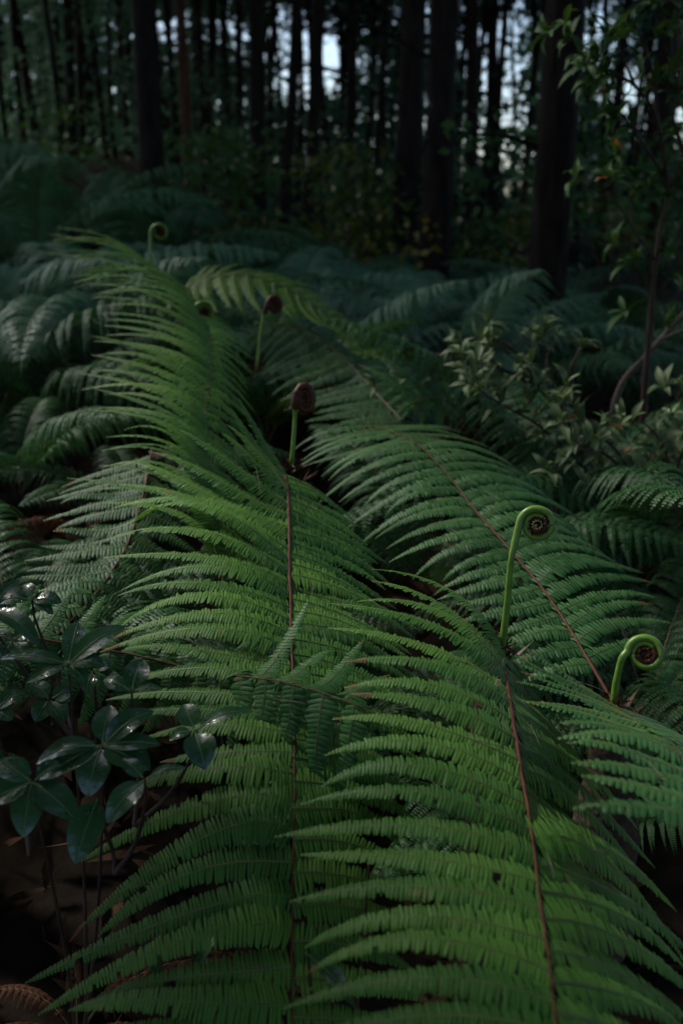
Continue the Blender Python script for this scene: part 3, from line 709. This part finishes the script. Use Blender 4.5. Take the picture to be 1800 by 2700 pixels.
def drops(mb, V, nv, n, size):
    R_, C_ = V.shape[:2]
    a = np.linspace(0, 2 * math.pi, 7, endpoint=False)
    for _ in range(n):
        i = rng.uniform(1, R_ - 2); j = rng.uniform(.4, C_ - 1.4)
        i0, j0 = int(i), int(j); fi, fj = i - i0, j - j0
        p = (V[i0, j0] * (1 - fi) * (1 - fj) + V[i0 + 1, j0] * fi * (1 - fj) + V[i0, j0 + 1] * (1 - fi) * fj + V[i0 + 1, j0 + 1] * fi * fj)
        e1 = nrm(V[i0 + 1, j0] - V[i0, j0]); nn = nrm(np.cross(e1, V[i0, j0 + 1] - V[i0, j0])); nn = nn if nn @ nv > 0 else -nn
        e2 = np.cross(nn, e1); r = size * rng.uniform(.4, 1.3) ; el = rng.uniform(.7, 1.7)
        ring = lambda rr, h: p + nn * h + (np.cos(a) * rr * el)[:, None] * e1 + (np.sin(a) * rr)[:, None] * e2
        v = np.vstack([ring(r, 0.0001), ring(r * .75, r * .32), [p + nn * r * .45]])
        k = np.arange(7); k2 = (k + 1) % 7
        mb.add(v, q=np.stack([k, k2, k2 + 7, k + 7], -1), t=np.stack([k + 7, k2 + 7, np.full(7, 14)], -1), m=0)

# --- wet evergreen shrub, lower left (positions measured in photo pixels)
def c5(x, y): return (x / 1.742, 1500 + y / 1.742)
def c7(x, y): return (x / 1.742, 2000 + y / 1.742)
WH = [   # (view, centre, distance, [ (tip, width, tilt) ])
    (c5, (315, 435), 1.00, [((362, 232), 88, .4), ((578, 252), 92, .5), ((-5, 400), 62, .9), ((485, 440), 92, .9), ((120, 515), 80, .9), ((395, 520), 70, .9)]),
    (c5, (470, 810), 0.93, [((505, 622), 105, .3), ((705, 640), 98, .5), ((158, 880), 92, 1.0), ((690, 918), 150, .8), ((400, 1045), 135, .25), ((190, 960), 112, .7), ((740, 800), 85, 1.0)]),
    (c7, (150, 105), 0.90, [((-60, 200), 130, .7), ((352, 280), 132, .5), ((108, 358), 125, .2), ((-20, 10), 110, .9), ((300, 20), 80, .9)]),
    (c5, (605, 560), 0.97, [((655, 412), 102, .3), ((475, 505), 72, .8), ((745, 548), 45, .9)]),
    (c5, (895, 740), 0.95, [((845, 620), 96, .35), ((1165, 640), 62, .8), ((775, 782), 55, .7), ((942, 918), 125, .25)]),
    (c7, (665, 95), 0.90, [((860, 35), 42, .8), ((488, 292), 112, .4), ((560, 0), 80, .9)]),
    (c5, (150, 140), 1.10, [((105, 70), 70, .6), ((-10, 150), 80, .8), ((285, 150), 80, .9), ((245, 205), 50, .8)]),
    (c5, (-40, 190), 1.06, [((185, 335), 92, .6), ((95, 42), 55, .6)]),
    (c5, (-30, 650), .98, [((130, 560), 75, .6), ((60, 690), 70, .4)]),
    (c7, (450, 180), .92, [((345, 480), 135, .15)]),
    (c5, (230, 600), 1.05, [((140, 520), 80, .7), ((330, 555), 80, .6), ((300, 700), 85, .5), ((160, 700), 80, .6)]),
    (c5, (430, 470), 1.03, [((525, 425), 70, .6), ((565, 545), 75, .7), ((395, 570), 70, .6)]),
    (c5, (60, 330), 1.08, [((-20, 300), 70, .6), ((140, 280), 70, .6), ((110, 410), 75, .6), ((10, 420), 70, .6)]),
    (c5, (25, 900), .92, [((85, 870), 70, .6), ((-70, 850), 80, .6)]),
]
g0 = at(150, 2500, .97); gb = np.array([g0[0] - .02, g0[1] + .05, 0]); gb[2] = float(ground_z(gb[0], gb[1]))
ever = empty('evergreen_shrub', gb); tag(ever, 'evergreen shrub with wet glossy oval leaves in whorls, lower left', 'shrub')
cents = []
for (cv, c, d, lv) in WH:
    cx, cy = cv(*c); pc = at(cx, cy, d); cents.append(pc)
    for k, (tp, wd, tl) in enumerate(lv):
        tx, ty = cv(*tp)
        below = ty - cy
        # leaves that point down the picture come forward, those pointing up lean away
        kk_ = lambda y_: 0.281 + 0.96 * (y_ - 1350) / FPX
        dd = d + float(np.clip(.35 * (d * kk_(cy) / kk_(ty) - d), -.05, .06))
        p1 = at(tx, ty, dd)
        wm = 1.25 * wd / 1.742 / FPX * d
        view = nrm(EYE - pc)
        nv = nrm(np.array([0, 0, 1.0]) + view * (.85 - .35 * tl) + rng.normal(size=3) * .12)
        mb = MB(); dvec = nrm(p1 - pc)
        V = leaf_geo(mb, pc + dvec * .004, p1, wm, nv, arch=rng.uniform(.06, .16), fold=rng.uniform(.12, .3), rows=12, rib=1, wave=.008, power=.62)
        lf = obj('leaf', mb.mesh('leaf', [M['glossy'], M['glossy_rib']], gb), ever)
        md = MB(); drops(md, V, nv, int(rng.integers(6, 18)), .0011)
        w_ = obj('water_drops', md.mesh('water_drops', M['water'], gb), lf); w_['kind'] = 'stuff'
# duller leaves lower down inside the shrub
inner = []
for k in range(0):
    cx, cy = rng.uniform(-40, 480), rng.uniform(1720, 2330)
    if cx + (cy - 1700) * .25 > 470: continue
    d = rng.uniform(1.0, 1.1); pc = at(cx, cy, d); a = rng.uniform(0, 6.28); L_ = rng.uniform(.045, .065)
    dv = nrm(np.array([math.cos(a), math.sin(a) * .6, rng.uniform(-.6, .2)]))
    mb = MB(); leaf_geo(mb, pc, pc + dv * L_, rng.uniform(.022, .03), nrm(np.array([0, -.5, 1.]) + rng.normal(size=3) * .2), arch=.1, fold=.2, rib=1, wave=.006)
    mb.tube(catmull([gb + np.array([.02, -.02, .1]), (gb + pc) / 2 + rng.normal(size=3) * .02, pc], 7), np.linspace(.002, .0012, 7), 5, m=2)
    obj('leaf', mb.mesh('leaf', [M['glossy'], M['glossy_rib'], M['twig']], gb), ever)
mb = MB()
stem_top = [0, 1, 2, 6, 7, 8, 10]
hub = gb + np.array([0.02, -.02, .12])
for i, pc in enumerate(cents):
    if i in (3, 4): a = cents[1] + np.array([.02, .02, -.10])
    elif i in (5, 9): a = cents[2] + np.array([.06, .03, -.12])
    elif i in (6, 7): a = cents[0] + np.array([-.01, .03, -.10])
    elif i in (10, 11, 12): a = cents[0] + np.array([.0, .04, -.14])
    elif i in (8, 13): a = cents[2] + np.array([-.02, .03, -.10])
    else: a = hub + rng.normal(size=3) * .012
    pts = catmull([a, a * .5 + pc * .5 + np.array([0, .02, -.03]), pc + np.array([0, 0, -.02]), pc], 10)
    mb.tube(pts, np.linspace(.0026, .0013, 10), 6, jit=.05)
mb.tube(catmull([gb + [0, 0, -.03], gb * .6 + hub * .4, hub], 6), np.linspace(.008, .005, 6), 7, jit=.06)
obj('stem', mb.mesh('stem', M['twig'], gb), ever)

# seedling leaves showing in the dark at the bottom
g1 = at(880, 2660, .90); gs = np.array([g1[0], g1[1] + .04, 0.0]); gs[2] = float(ground_z(gs[0], gs[1]))
seed = empty('seedling', gs); tag(seed, 'dark glossy seedling leaves peeping between the two foreground fronds at the bottom', 'seedling')
c_ = at(812, 2518, .845)
for (bx, tx, wd, ds) in (((812, 2518), (945, 2660), 62, .845), ((975, 2262), (1170, 2300), 40, .90), ((575, 2440), (505, 2560), 60, .95), ((372, 2490), (430, 2590), 50, .96)):
    mb = MB(); p0 = at(*bx, ds); p1 = at(*tx, ds + .01)
    leaf_geo(mb, p0, p1, wd / FPX * .87, nrm(np.array([0.2, -.3, 1])), arch=.08, fold=.25, rib=1, wave=.004)
    mb.tube(catmull([gs, gs * .4 + p0 * .6 + np.array([0, .02, -.05]), p0], 8), .0014, 5, m=2)
    obj('leaf', mb.mesh('leaf', [M['glossy'], M['glossy_rib'], M['twig']], gs), seed)

rng = np.random.default_rng(14)
# ------------------------------------------------------------------ bushes with sprays of small leaves
def small_leaf_mesh(name, mat, L, W, arch):
    mb = MB(); leaf_geo(mb, (0, 0, 0), (0, L, 0), W, np.array([0, 0, 1.0]), arch=arch, fold=.3, rows=6, wave=.01)
    return mb.mesh(name, [M[mat]])

def spray_bush(name, label, cat, base, branches, leafset, per_tip=6, step=0.07, tilt=0.35, stem_r=.004, twigm='twig', jitter=.05, leaf_sc=(.75, 1.15), tw=1.0):
    base = np.asarray(base, float)
    root = empty(name, base); tag(root, label, cat)
    mb = MB(); tips = []
    for br in branches:
        P = catmull([at(*p) for p in br['pts']], 24)
        mb.tube(P, np.linspace(br.get('r', stem_r), .0010, 24), 6, jit=.08)
        Ln = arclen(P)[-1]; n = max(2, int(Ln / step))
        for k in range(n):
            t = .25 + .75 * (k + rng.random()) / n
            i = min(23, int(t * 23)); p = P[i]
            d = nrm(rng.normal(size=3) * [1, .7, .6] + nrm(P[i] - P[max(0, i - 2)]) * .9 + [0, 0, .35])
            l = rng.uniform(.03, .11) * tw
            e = p + d * l
            mb.tube(np.array([p, p + d * l * .5 + rng.normal(size=3) * .006, e]), [.0014, .0011, .0008], 5)
            tips.append((e, d))
        tips.append((P[-1], nrm(P[-1] - P[-3])))
    obj('stem', mb.mesh('stem', M[twigm], base), root)
    cnt = 0
    for (e, d) in tips:
        m_ = int(rng.integers(per_tip - 2, per_tip + 2)); a0 = rng.uniform(0, 6.28)
        s1 = nrm(np.cross(d, [0.1, .2, 1])); s2 = np.cross(d, s1)
        for k in range(m_):
            a = a0 + 2 * math.pi * k / m_ + rng.normal() * .3
            out = nrm((s1 * math.cos(a) + s2 * math.sin(a)) + d * rng.uniform(.1, .8) - np.array([0, 0, 1]) * rng.uniform(-.1, tilt))
            nv = nrm(np.array([0, -.15, 1.0]) * .8 + d * .5 + rng.normal(size=3) * .25); nv = nrm(nv - (nv @ out) * out)
            r = rng.random(); acc = 0
            for (me, pr) in leafset:
                acc += pr
                if r <= acc: break
            o = obj('leaf', me, root); B = np.cross(out, nv); sc = rng.uniform(*leaf_sc)
            Mx = Matrix(((B[0] * sc, out[0] * sc, nv[0] * sc, 0), (B[1] * sc, out[1] * sc, nv[1] * sc, 0), (B[2] * sc, out[2] * sc, nv[2] * sc, 0), (0, 0, 0, 1)))
            Mx.translation = Vector(e - base + out * .003); o.matrix_local = Mx; cnt += 1
        # pale bud
        if rng.random() < .5:
            o = obj('leaf', leafset[-1][0], root); out = nrm(d + [0, 0, .8]); nv = nrm(np.cross(out, s1)); B = np.cross(out, nv); sc = .5
            Mx = Matrix(((B[0] * sc, out[0] * sc, nv[0] * sc, 0), (B[1] * sc, out[1] * sc, nv[1] * sc, 0), (B[2] * sc, out[2] * sc, nv[2] * sc, 0), (0, 0, 0, 1)))
            Mx.translation = Vector(e - base); o.matrix_local = Mx
    return root

az = [(small_leaf_mesh('azalea_leaf', 'azalea', .055, .020, .10), .5), (small_leaf_mesh('azalea_leaf', 'azalea', .046, .018, .2), .44), (small_leaf_mesh('azalea_leaf', 'azalea_old', .04, .015, .1), .01), (small_leaf_mesh('azalea_bud', 'azalea_bud', .04, .014, .05), .05)]
ab = at(1660, 1560, 2.3); ab[2] = float(ground_z(ab[0], ab[1]))
trunk_az = (1650, 1400, 2.27)
spray_bush('azalea_bush', 'olive-leaved bush with drooping leaves and pale buds, right of the three upright leaflets', 'bush', ab, [
    dict(pts=[(1640, 1560, 2.3), (1620, 1400, 2.27), (1560, 1260, 2.22), (1430, 1130, 2.15), (1310, 1060, 2.1), (1240, 1010, 2.06)], r=.008),
    dict(pts=[(1600, 1310, 2.25), (1500, 1130, 2.22), (1400, 1000, 2.2), (1310, 900, 2.2)], r=.005),
    dict(pts=[(1450, 1060, 2.2), (1440, 950, 2.2), (1470, 890, 2.2)], r=.004),
    dict(pts=[(1400, 1010, 2.2), (1290, 960, 2.2), (1180, 930, 2.22), (1060, 1000, 2.2)], r=.004),
    dict(pts=[(1420, 1020, 2.2), (1360, 930, 2.15), (1290, 890, 2.13), (1220, 900, 2.12)], r=.004),
    dict(pts=[(1500, 1150, 2.2), (1520, 1050, 2.15), (1500, 980, 2.12), (1530, 920, 2.12)], r=.004),
], az, per_tip=6, step=.043, leaf_sc=(.65, 1.1))
ab2 = at(1760, 1560, 2.2); ab2[2] = float(ground_z(ab2[0], ab2[1]))
spray_bush('azalea_bush', 'olive-leaved bush with drooping leaves spilling in from the right edge', 'bush', ab2, [
    dict(pts=[(1750, 1560, 2.2), (1690, 1400, 2.2), (1650, 1230, 2.12), (1570, 1140, 2.06), (1480, 1115, 2.0)], r=.006),
    dict(pts=[(1720, 1450, 2.2), (1760, 1230, 2.1), (1700, 1120, 2.05), (1610, 1115, 2.0)], r=.005),
    dict(pts=[(1740, 1330, 2.15), (1800, 1180, 2.1), (1770, 1090, 2.06)], r=.004),
    dict(pts=[(1720, 1320, 2.15), (1700, 1250, 2.05), (1720, 1200, 1.98), (1745, 1280, 1.95)], r=.004),
    dict(pts=[(1660, 1260, 2.12), (1600, 1200, 2.05), (1560, 1190, 2.0), (1510, 1220, 1.98)], r=.004),
    dict(pts=[(1770, 1250, 2.1), (1790, 1330, 2.0), (1800, 1390, 1.95)], r=.004),
], az, per_tip=6, step=.043, leaf_sc=(.65, 1.1))
sh = [(small_leaf_mesh('shrub_leaf', 'shrub', .060, .020, .12), .5), (small_leaf_mesh('shrub_leaf', 'shrub', .05, .018, .2), .43), (small_leaf_mesh('shrub_leaf', 'azalea_old', .045, .015, .1), .02), (small_leaf_mesh('shrub_leaf', 'azalea', .05, .018, .1), .05)]
sb = at(1700, 1000, 2.7); sb[2] = float(ground_z(sb[0], sb[1]))
spray_bush('tall_shrub', 'tall dark shrub with forking stems reaching into the top right corner', 'shrub', sb, [
    dict(pts=[(1690, 1150, 2.62), (1727, 689, 2.5), (1761, 517, 2.45), (1800, 402, 2.42), (1820, 250, 2.4)], r=.011),
    dict(pts=[(1761, 517, 2.45), (1732, 321, 2.4), (1675, 230, 2.36), (1589, 172, 2.32), (1531, 115, 2.3), (1490, 65, 2.28)], r=.007),
    dict(pts=[(1760, 480, 2.45), (1660, 330, 2.42), (1600, 260, 2.4), (1560, 215, 2.38)], r=.005),
    dict(pts=[(1732, 321, 2.4), (1720, 200, 2.38), (1690, 100, 2.36), (1640, 20, 2.35), (1590, -60, 2.35)], r=.005),
    dict(pts=[(1800, 402, 2.42), (1760, 250, 2.38), (1770, 120, 2.36), (1740, 20, 2.35)], r=.005),
    dict(pts=[(1675, 230, 2.36), (1640, 150, 2.33), (1620, 90, 2.3)], r=.004),
    dict(pts=[(1727, 689, 2.5), (1640, 560, 2.46), (1600, 470, 2.42)], r=.004),
    dict(pts=[(1810, 350, 2.4), (1790, 180, 2.4), (1800, 40, 2.4)], r=.004),
], sh, per_tip=7, step=.062, stem_r=.005, leaf_sc=(.8, 1.25))

# bare twig leaning on the right
tb = at(1600, 1100, 2.75); tb[2] = float(ground_z(tb[0], tb[1]))
mb = MB(); mb.tube(catmull([tb, at(1625, 1045, 2.72), at(1700, 940, 2.68), at(1800, 830, 2.62), at(1900, 720, 2.58)], 22), np.linspace(.011, .006, 22), 7, jit=.1)
mb.tube(catmull([at(1745, 893, 2.65), at(1800, 870, 2.6), at(1860, 860, 2.6)], 8), np.linspace(.004, .002, 8), 5)
tw = obj('bare_twig', mb.mesh('bare_twig', M['twig_grey'], tb)); tw.location = tb
tag(tw, 'bare brown twig leaning up past the right edge', 'twig')
# dead grass-like thread on the near frond, pale needles
def at_surf(x, y, d): return at(x, y, d)
n0 = at(1313, 1798, 1.03)
mb = MB()
for dx in (-5, 0, 5):
    mb.tube(np.array([at(1309 + dx, 1810, 1.03), at(1314 + dx, 1792, 1.032)]), .0006, 5)
ne = obj('pine_needles', mb.mesh('pine_needles', M['crozier_tip'], n0)); ne.location = n0
tag(ne, 'pale dry scrap caught on the crest of the near right frond', 'plant scrap')

mb = MB()
for _ in range(90):
    b_, m_, n_ = SURF[int(rng.integers(len(SURF)))]
    p = b_ + (m_ - b_) * rng.uniform(.1, 1.0) + n_ * .004
    d = nrm(rng.normal(size=3)); d = nrm(d - (d @ n_) * n_ * .9); l = rng.uniform(.008, .03)
    mb.tube(np.array([p - d * l, p + n_ * .0015, p + d * l]), [.0003, .0004, .0003], 4)
nd = obj('fallen_needles', mb.mesh('fallen_needles', M['twig_grey'])); tag(nd, 'brown pine needles fallen across the fern fronds', 'needles', kind='stuff')

# ------------------------------------------------------------------ trees
def needle_clump(mb, c, r, n, size):
    """a tuft of pine twigs: thin blades round the centre"""
    p = c + rng.normal(size=(n, 3)) * [r, r, r * .45]
    d = nrm(rng.normal(size=(n, 3)) + [0, 0, .1]); s = nrm(np.cross(d, rng.normal(size=(n, 3))))
    l = rng.uniform(.5, 1.2, (n, 1)) * size; w_ = rng.uniform(.10, .22, (n, 1)) * size
    v = np.stack([p - d * l * .5, p + s * w_, p + d * l * .5, p - s * w_], 1).reshape(-1, 3)
    mb.add(v, q=np.arange(n * 4).reshape(-1, 4))

def crown_meshes(name, h0, h1, rad, nl, per, size, mat='pine'):
    mb = MB(); mbr = MB()
    for k in range(nl):
        t = (k + rng.random()) / nl; z = h0 + (h1 - h0) * t
        R_ = rad * (1 - .75 * t) * rng.uniform(.7, 1.15)
        a = rng.uniform(0, 6.28)
        e = np.array([math.cos(a) * R_, math.sin(a) * R_, z + rng.uniform(-.5, .3)])
        mbr.tube(catmull([(0, 0, z), e * [.5, .5, 0] + [0, 0, z + .15], e], 6), np.linspace(.035, .008, 6), 5)
        for q in range(5):
            f = rng.uniform(.35, 1.05); c = np.array([e[0] * f, e[1] * f, z + (e[2] - z) * f]) + rng.normal(size=3) * [.25, .25, .1]
            needle_clump(mb, c, .28, per, size)
    return mb.mesh(name, M[mat]), mbr.mesh('limb', M['bark'])

rng = np.random.default_rng(15)
CROWN = [crown_meshes('crown', 5.2, 12.5, 2.3, 30, 34, .24), crown_meshes('crown', 6.0, 14, 2.0, 30, 34, .24), crown_meshes('crown', 4.4, 11, 2.5, 32, 32, .24)]

def trunk_mesh(r, h, lean, wob, name='trunk', mat='bark', stubs=8):
    mb = MB()
    z = np.linspace(-.3, h, 26)
    wx = wob * np.sin(z * .9 + rng.uniform(0, 6)) + lean[0] * z; wy = wob * np.cos(z * .8 + rng.uniform(0, 6)) + lean[1] * z
    wx -= np.interp(0, z, wx); wy -= np.interp(0, z, wy)
    rad = r * (1 - .7 * np.clip(z, 0, h) / h) * (1 + .35 * np.exp(-np.clip(z, 0, 9) * 3))
    mb.tube(np.stack([wx, wy, z], -1), rad, 12, jit=.06)
    for k in range(stubs):
        zz = rng.uniform(.8, min(5.5, h)); a = rng.uniform(0, 6.28); l = rng.uniform(.3, 1.3)
        b = np.array([np.interp(zz, z, wx), np.interp(zz, z, wy), zz]); d = np.array([math.cos(a), math.sin(a), rng.uniform(-.3, .35)])
        mb.tube(catmull([b, b + d * l * .5 + [0, 0, .05], b + d * l + [0, 0, rng.uniform(-.2, .1)]], 6), np.linspace(.014, .004, 6), 5)
    return mb.mesh(name, M[mat])

def tree(px, d, wpx, label, lean=(0, 0), wob=.03, mat='bark', h=13, crown=None, group=None, stubs=8, y=None, name='pine_tree', x=None, s=1.0):
    x = (px - 900) / FPX * (d * math.cos(PITCH) - .8 * math.sin(PITCH)) if x is None else x
    y = d if y is None else y
    r = wpx / FPX * d / 2 if wpx else .11
    b = (x, y, float(ground_z(x, y)))
    root = empty(name, b); tag(root, label, 'tree', group)
    obj('trunk', trunk_mesh(r, h, lean, wob, mat=mat, stubs=stubs), root)
    c = CROWN[int(rng.integers(3)) if crown is None else crown]
    for me, nm in ((c[0], 'crown'), (c[1], 'limbs')):
        o = obj(nm, me, root); o.rotation_euler = (0, 0, rng.uniform(0, 6.28)); o.location = (lean[0] * 8, lean[1] * 8, 0); o.scale = (s, s, 1)
    return root

K = 1800 / 1568
tree(345 * K, 8.0, 64, 'thick dark trunk standing on the left bank', (0, 0), .02, h=14)
tree(165 * K, 12.5, 25, 'thin trunk between the left edge and the thick left trunk', (.01, 0), .04)
tree(428 * K, 10.5, 27, 'slim reddish trunk just right of the thick left trunk', (.005, 0), .03, 'bark_red')
tree(300 * K, 16, 15, 'thin trunk just left of the thick left trunk', (.0, 0), .05)
tree(468 * K, 14, 17, 'thin dark trunk right of the reddish one', (.0, 0), .04)
tree(555 * K, 15, 20, 'thin trunk close beside a thicker straight one, left of the leaning pair', (.0, 0), .04)
tree(588 * K, 10, 40, 'straight dark trunk left of the two leaning trunks', (-.005, 0), .02)
tree(645 * K, 11, 30, 'crooked trunk, left of the two leaning right', (.02, 0), .07)
tree(698 * K, 10, 34, 'leaning trunk, right of the two leaning right', (.035, 0), .04)
tree(800 * K, 12.5, 25, 'slim straight trunk alone above the yellow-leaved bush', (.0, 0), .03)
tree(935 * K, 7.6, 66, 'left of the pair of thick trunks right of centre', (.005, 0), .02)
tree(1005 * K, 6.8, 78, 'right of the pair of thick trunks right of centre', (.004, 0), .02)
tree(1075 * K, 11, 32, 'slim trunk just right of the thick pair', (.01, 0), .04)
tree(1130 * K, 15, 18, 'thin far trunk against the brightest sky gaps', (.0, 0), .03)
tree(1285 * K, 4.3, 98, 'thickest trunk, nearest, standing right of centre', (.004, 0), .015, h=13, stubs=5)
tree(1535 * K, 7.5, 50, 'dark trunk at the right edge behind the tall shrub', (.0, 0), .03)
tree(60 * K, 14, 16, 'thin trunk nearest the left edge', (.0, 0), .05)
tree(225 * K, 18, 15, 'thin far trunk midway across the left bank', (.0, 0), .05)
tree(1410 * K, 13, 26, 'slim trunk between the thickest trunk and the right edge', (.0, 0), .04)
rng = np.random.default_rng(31)
FARX = [75, 100, 152, 215, 252, 385, 415, 520, 628, 682, 740, 788, 870, 912, 1052, 1105, 1152, 1182, 20, 40, 90, 120, 140, 190, 205, 245, 265, 282, 320, 375, 395, 405, 450, 490, 505, 530, 615, 640, 668, 725, 755, 775, 830, 850, 885, 900, 965, 1045, 1100, 1160, 1195, 1210, 1325, 1340, 1385, 1430, 1450, 1475, 1500, 1520]
FARL = ((330, 'left of the thick left trunk'), (570, 'just right of the thick left trunk'), (780, 'behind the two leaning trunks'),
        (1000, 'behind the pair of thick trunks'), (1260, 'between the thick pair and the thickest trunk'), (9999, 'right of the thickest trunk'))
for i, fx in enumerate(FARX):
    where = next(t for lim, t in FARL if fx < lim)
    tree(fx * K, float(rng.uniform(10.5, 26)), float(rng.uniform(9, 23)), 'thin far trunk deep in the wood ' + where, (rng.normal() * .015, 0), .08, group='thin far trunks ' + where, stubs=6)
rng = np.random.default_rng(101)
# unseen pines added round the spot to shade it and leave a sunlit gap
for (x, y, s) in ((-4.8, -.4, 1.2), (3.6, 1.0, 1.25), (-2.2, -2.6, 1.3), (2.0, -2.4, 1.35), (-.2, -4.2, 1.4), (5.4, 4.2, 1.2), (4.4, -3.5, 1.3), (-5, -2, 1.3), (6.5, 8.5, 1.2), (-6.8, 9.6, 1.2), (-4.6, 9.5, 1.2), (-10.5, 4.2, 1.3), (-5.2, 7.6, .9), (-7.0, 8.2, 1.0), (-4.7, 7.0, .62), (-8.5, 11, 1.3), (-6.6, 12, 1.3), (-11, 11, 1.3), (-5.6, 10.4, 1.1), (-9, 13.5, 1.3), (-4.4, 9.2, .8)):
    tree(0, y, 0, 'unseen pine tree added round the clearing to shade it', (0, 0), .03, x=x, y=y, s=s, group='unseen pines added for shade', stubs=0)

# ------------------------------------------------------------------ bush with yellow leaves, undergrowth and the far wood
def leaf_cloud(n, centre, rad, size, el=1.0):
    p = centre + rng.normal(size=(n, 3)) * rad
    d = nrm(rng.normal(size=(n, 3)) * [1, 1, .7]); s = nrm(np.cross(d, rng.normal(size=(n, 3)) + [0, 0, 1.2]))
    l = rng.uniform(.6, 1.2, (n, 1)) * size; w_ = l * .35
    return np.stack([p - d * l * .5, p + s * w_, p + d * l * .5, p - s * w_], 1).reshape(-1, 3)

rng = np.random.default_rng(55)
def loose_bush(px, d, label, mat, n, rad, size, h, clusters=14, name='bush', cat='bush', group=None):
    x = gx(px, d); b = np.array([x, d, float(ground_z(x, d))])
    root = empty(name, b); tag(root, label, cat, group)
    ms = MB(); mf = MB()
    for k in range(clusters):
        c = np.array([rng.normal() * rad, rng.normal() * rad * .7, rng.uniform(.25, 1) * h])
        ms.tube(catmull([(rng.normal() * .05, rng.normal() * .05, -.05), c * [.5, .5, .6], c], 8), np.linspace(.010, .002, 8), 5)
        mf.add(leaf_cloud(n // clusters, c, [rad * .28, rad * .28, h * .10], size), q=np.arange(n // clusters * 4).reshape(-1, 4))
    obj('stem', ms.mesh('stem', M['twig']), root)
    obj('foliage', mf.mesh('foliage', M[mat], smooth=False), root)
    return root
loose_bush(900, 7.4, 'bush with yellow and green leaves between the trunks', 'yellow', 1100, .5, .06, 1.0, 16)
loose_bush(1005, 8.4, 'green bush at the foot of the thick pair of trunks', 'shrub', 1200, .5, .08, .9)
loose_bush(560, 9, 'dark low bush under the straight trunk left of centre', 'shrub', 1200, .7, .08, .8)
loose_bush(1650, 6.5, 'green bush behind the tall shrub on the right', 'shrub', 1500, .6, .08, 1.2)
loose_bush(1690, 8, 'yellowish bush low between the right-hand trunks', 'yellow', 500, .35, .07, 1.0, 8)
loose_bush(1330, 9, 'dark bush left of the thickest trunk, far back', 'shrub', 1200, .7, .09, .8)
loose_bush(120, 11, 'dark bush on the left bank among the thin trunks', 'shrub', 700, .8, .07, .7)

rng = np.random.default_rng(77)
# unseen saplings added beside and behind the viewer to shade the near ferns
def shade_sapling(x, y, z0, z1, rx, ry, n, label):
    b = np.array([x, y, float(ground_z(x, y))])
    root = empty('added_shade_sapling', b); tag(root, label, 'tree', 'unseen saplings added for shade')
    ms = MB(); mf = MB(); cl = 46
    ms.tube(catmull([(0, 0, -.1), (.05, .03, z0 * .5), (0, 0, z0), (0, .05, z1 - b[2])], 12), np.linspace(.03, .01, 12), 8)
    for k in range(cl):
        c = np.array([rng.uniform(-rx, rx), rng.uniform(-ry, ry), rng.uniform(z0, z1) - b[2]])
        ms.tube(catmull([(0, 0, c[2] * .7), c * [.5, .5, .9], c], 7), np.linspace(.010, .003, 7), 5)
        mf.add(leaf_cloud(n // cl, c, [rx * .22, ry * .22, .10], .09), q=np.arange(n // cl * 4).reshape(-1, 4))
    obj('stem', ms.mesh('stem', M['twig']), root); obj('foliage', mf.mesh('foliage', M['shrub'], smooth=False), root)
shade_sapling(-.1, -.05, 2.1, 3.2, 1.6, 1.15, 12500, 'unseen leafy sapling added behind the viewer to shade the near ferns')
shade_sapling(-2.2, .3, 1.1, 2.7, .75, 1.0, 5200, 'unseen leafy sapling added left of the viewer for shade')
shade_sapling(-1.84, .64, 2.0, 2.4, .60, .80, 12000, 'unseen low spreading sapling added left of the viewer to block the sun')
shade_sapling(-.98, .32, 1.62, 1.98, .5, .45, 7000, 'unseen small sapling added close on the left of the viewer for shade')
shade_sapling(2.1, .8, 1.3, 2.8, .75, 1.1, 4200, 'unseen leafy sapling added right of the viewer for shade')

def far_wood():
    mb = MB()
    # clumps of foliage at several depths; the canopy is patchy, with breaks where the sky shows
    gaps = np.array([[790, 70, 70, 60], [800, 190, 60, 60], [880, 190, 45, 50], [1085, 60, 40, 60], [1130, 300, 40, 40], [1270, 40, 110, 60], [1300, 180, 60, 70], [1330, 300, 70, 60], [1290, 370, 60, 40], [1370, 420, 30, 40],
                     [330, 125, 30, 20], [360, 130, 15, 25], [450, 90, 35, 50], [20, 125, 18, 18], [1560, 90, 60, 60], [1680, 240, 60, 60], [1720, 350, 50, 40], [920, 60, 30, 60], [1000, 330, 25, 25], [1790, 300, 30, 60], [620, 60, 25, 25], [705, 240, 20, 20]], float)
    for (y0, y1, n, size, z0, z1) in ((12, 18, 700, .13, .3, 5.5), (18, 30, 2000, .18, .2, 8.0), (30, 48, 4600, .27, -.2, 12)):
        for k in range(n):
            y = rng.uniform(y0, y1); x = rng.uniform(-.42, .42) * y; z = z0 + (z1 - z0) * rng.random() ** 1.1
            c = np.array([x, y, z + float(ground_z(x, y)) * .8])
            rel = c - EYE; dp = rel @ Fv
            px = 900 + FPX * (rel @ Rv) / dp; py = 1350 - FPX * (rel @ Uv) / dp
            e = ((px - gaps[:, 0]) / (gaps[:, 2] * 1.45)) ** 2 + ((py - gaps[:, 1]) / (gaps[:, 3] * 1.45)) ** 2
            if e.min() < 1 and rng.random() < .96: continue
            m_ = 26
            mb.add(leaf_cloud(m_, c, [size * 1.9, size * 1.9, size * 1.1], size), q=np.arange(m_ * 4).reshape(-1, 4))
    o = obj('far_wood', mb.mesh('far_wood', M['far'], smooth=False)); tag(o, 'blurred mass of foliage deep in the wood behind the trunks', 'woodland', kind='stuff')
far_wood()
print('objects', len(bpy.data.objects), 'tris', sum(len(m.polygons) for m in bpy.data.meshes) * 2)
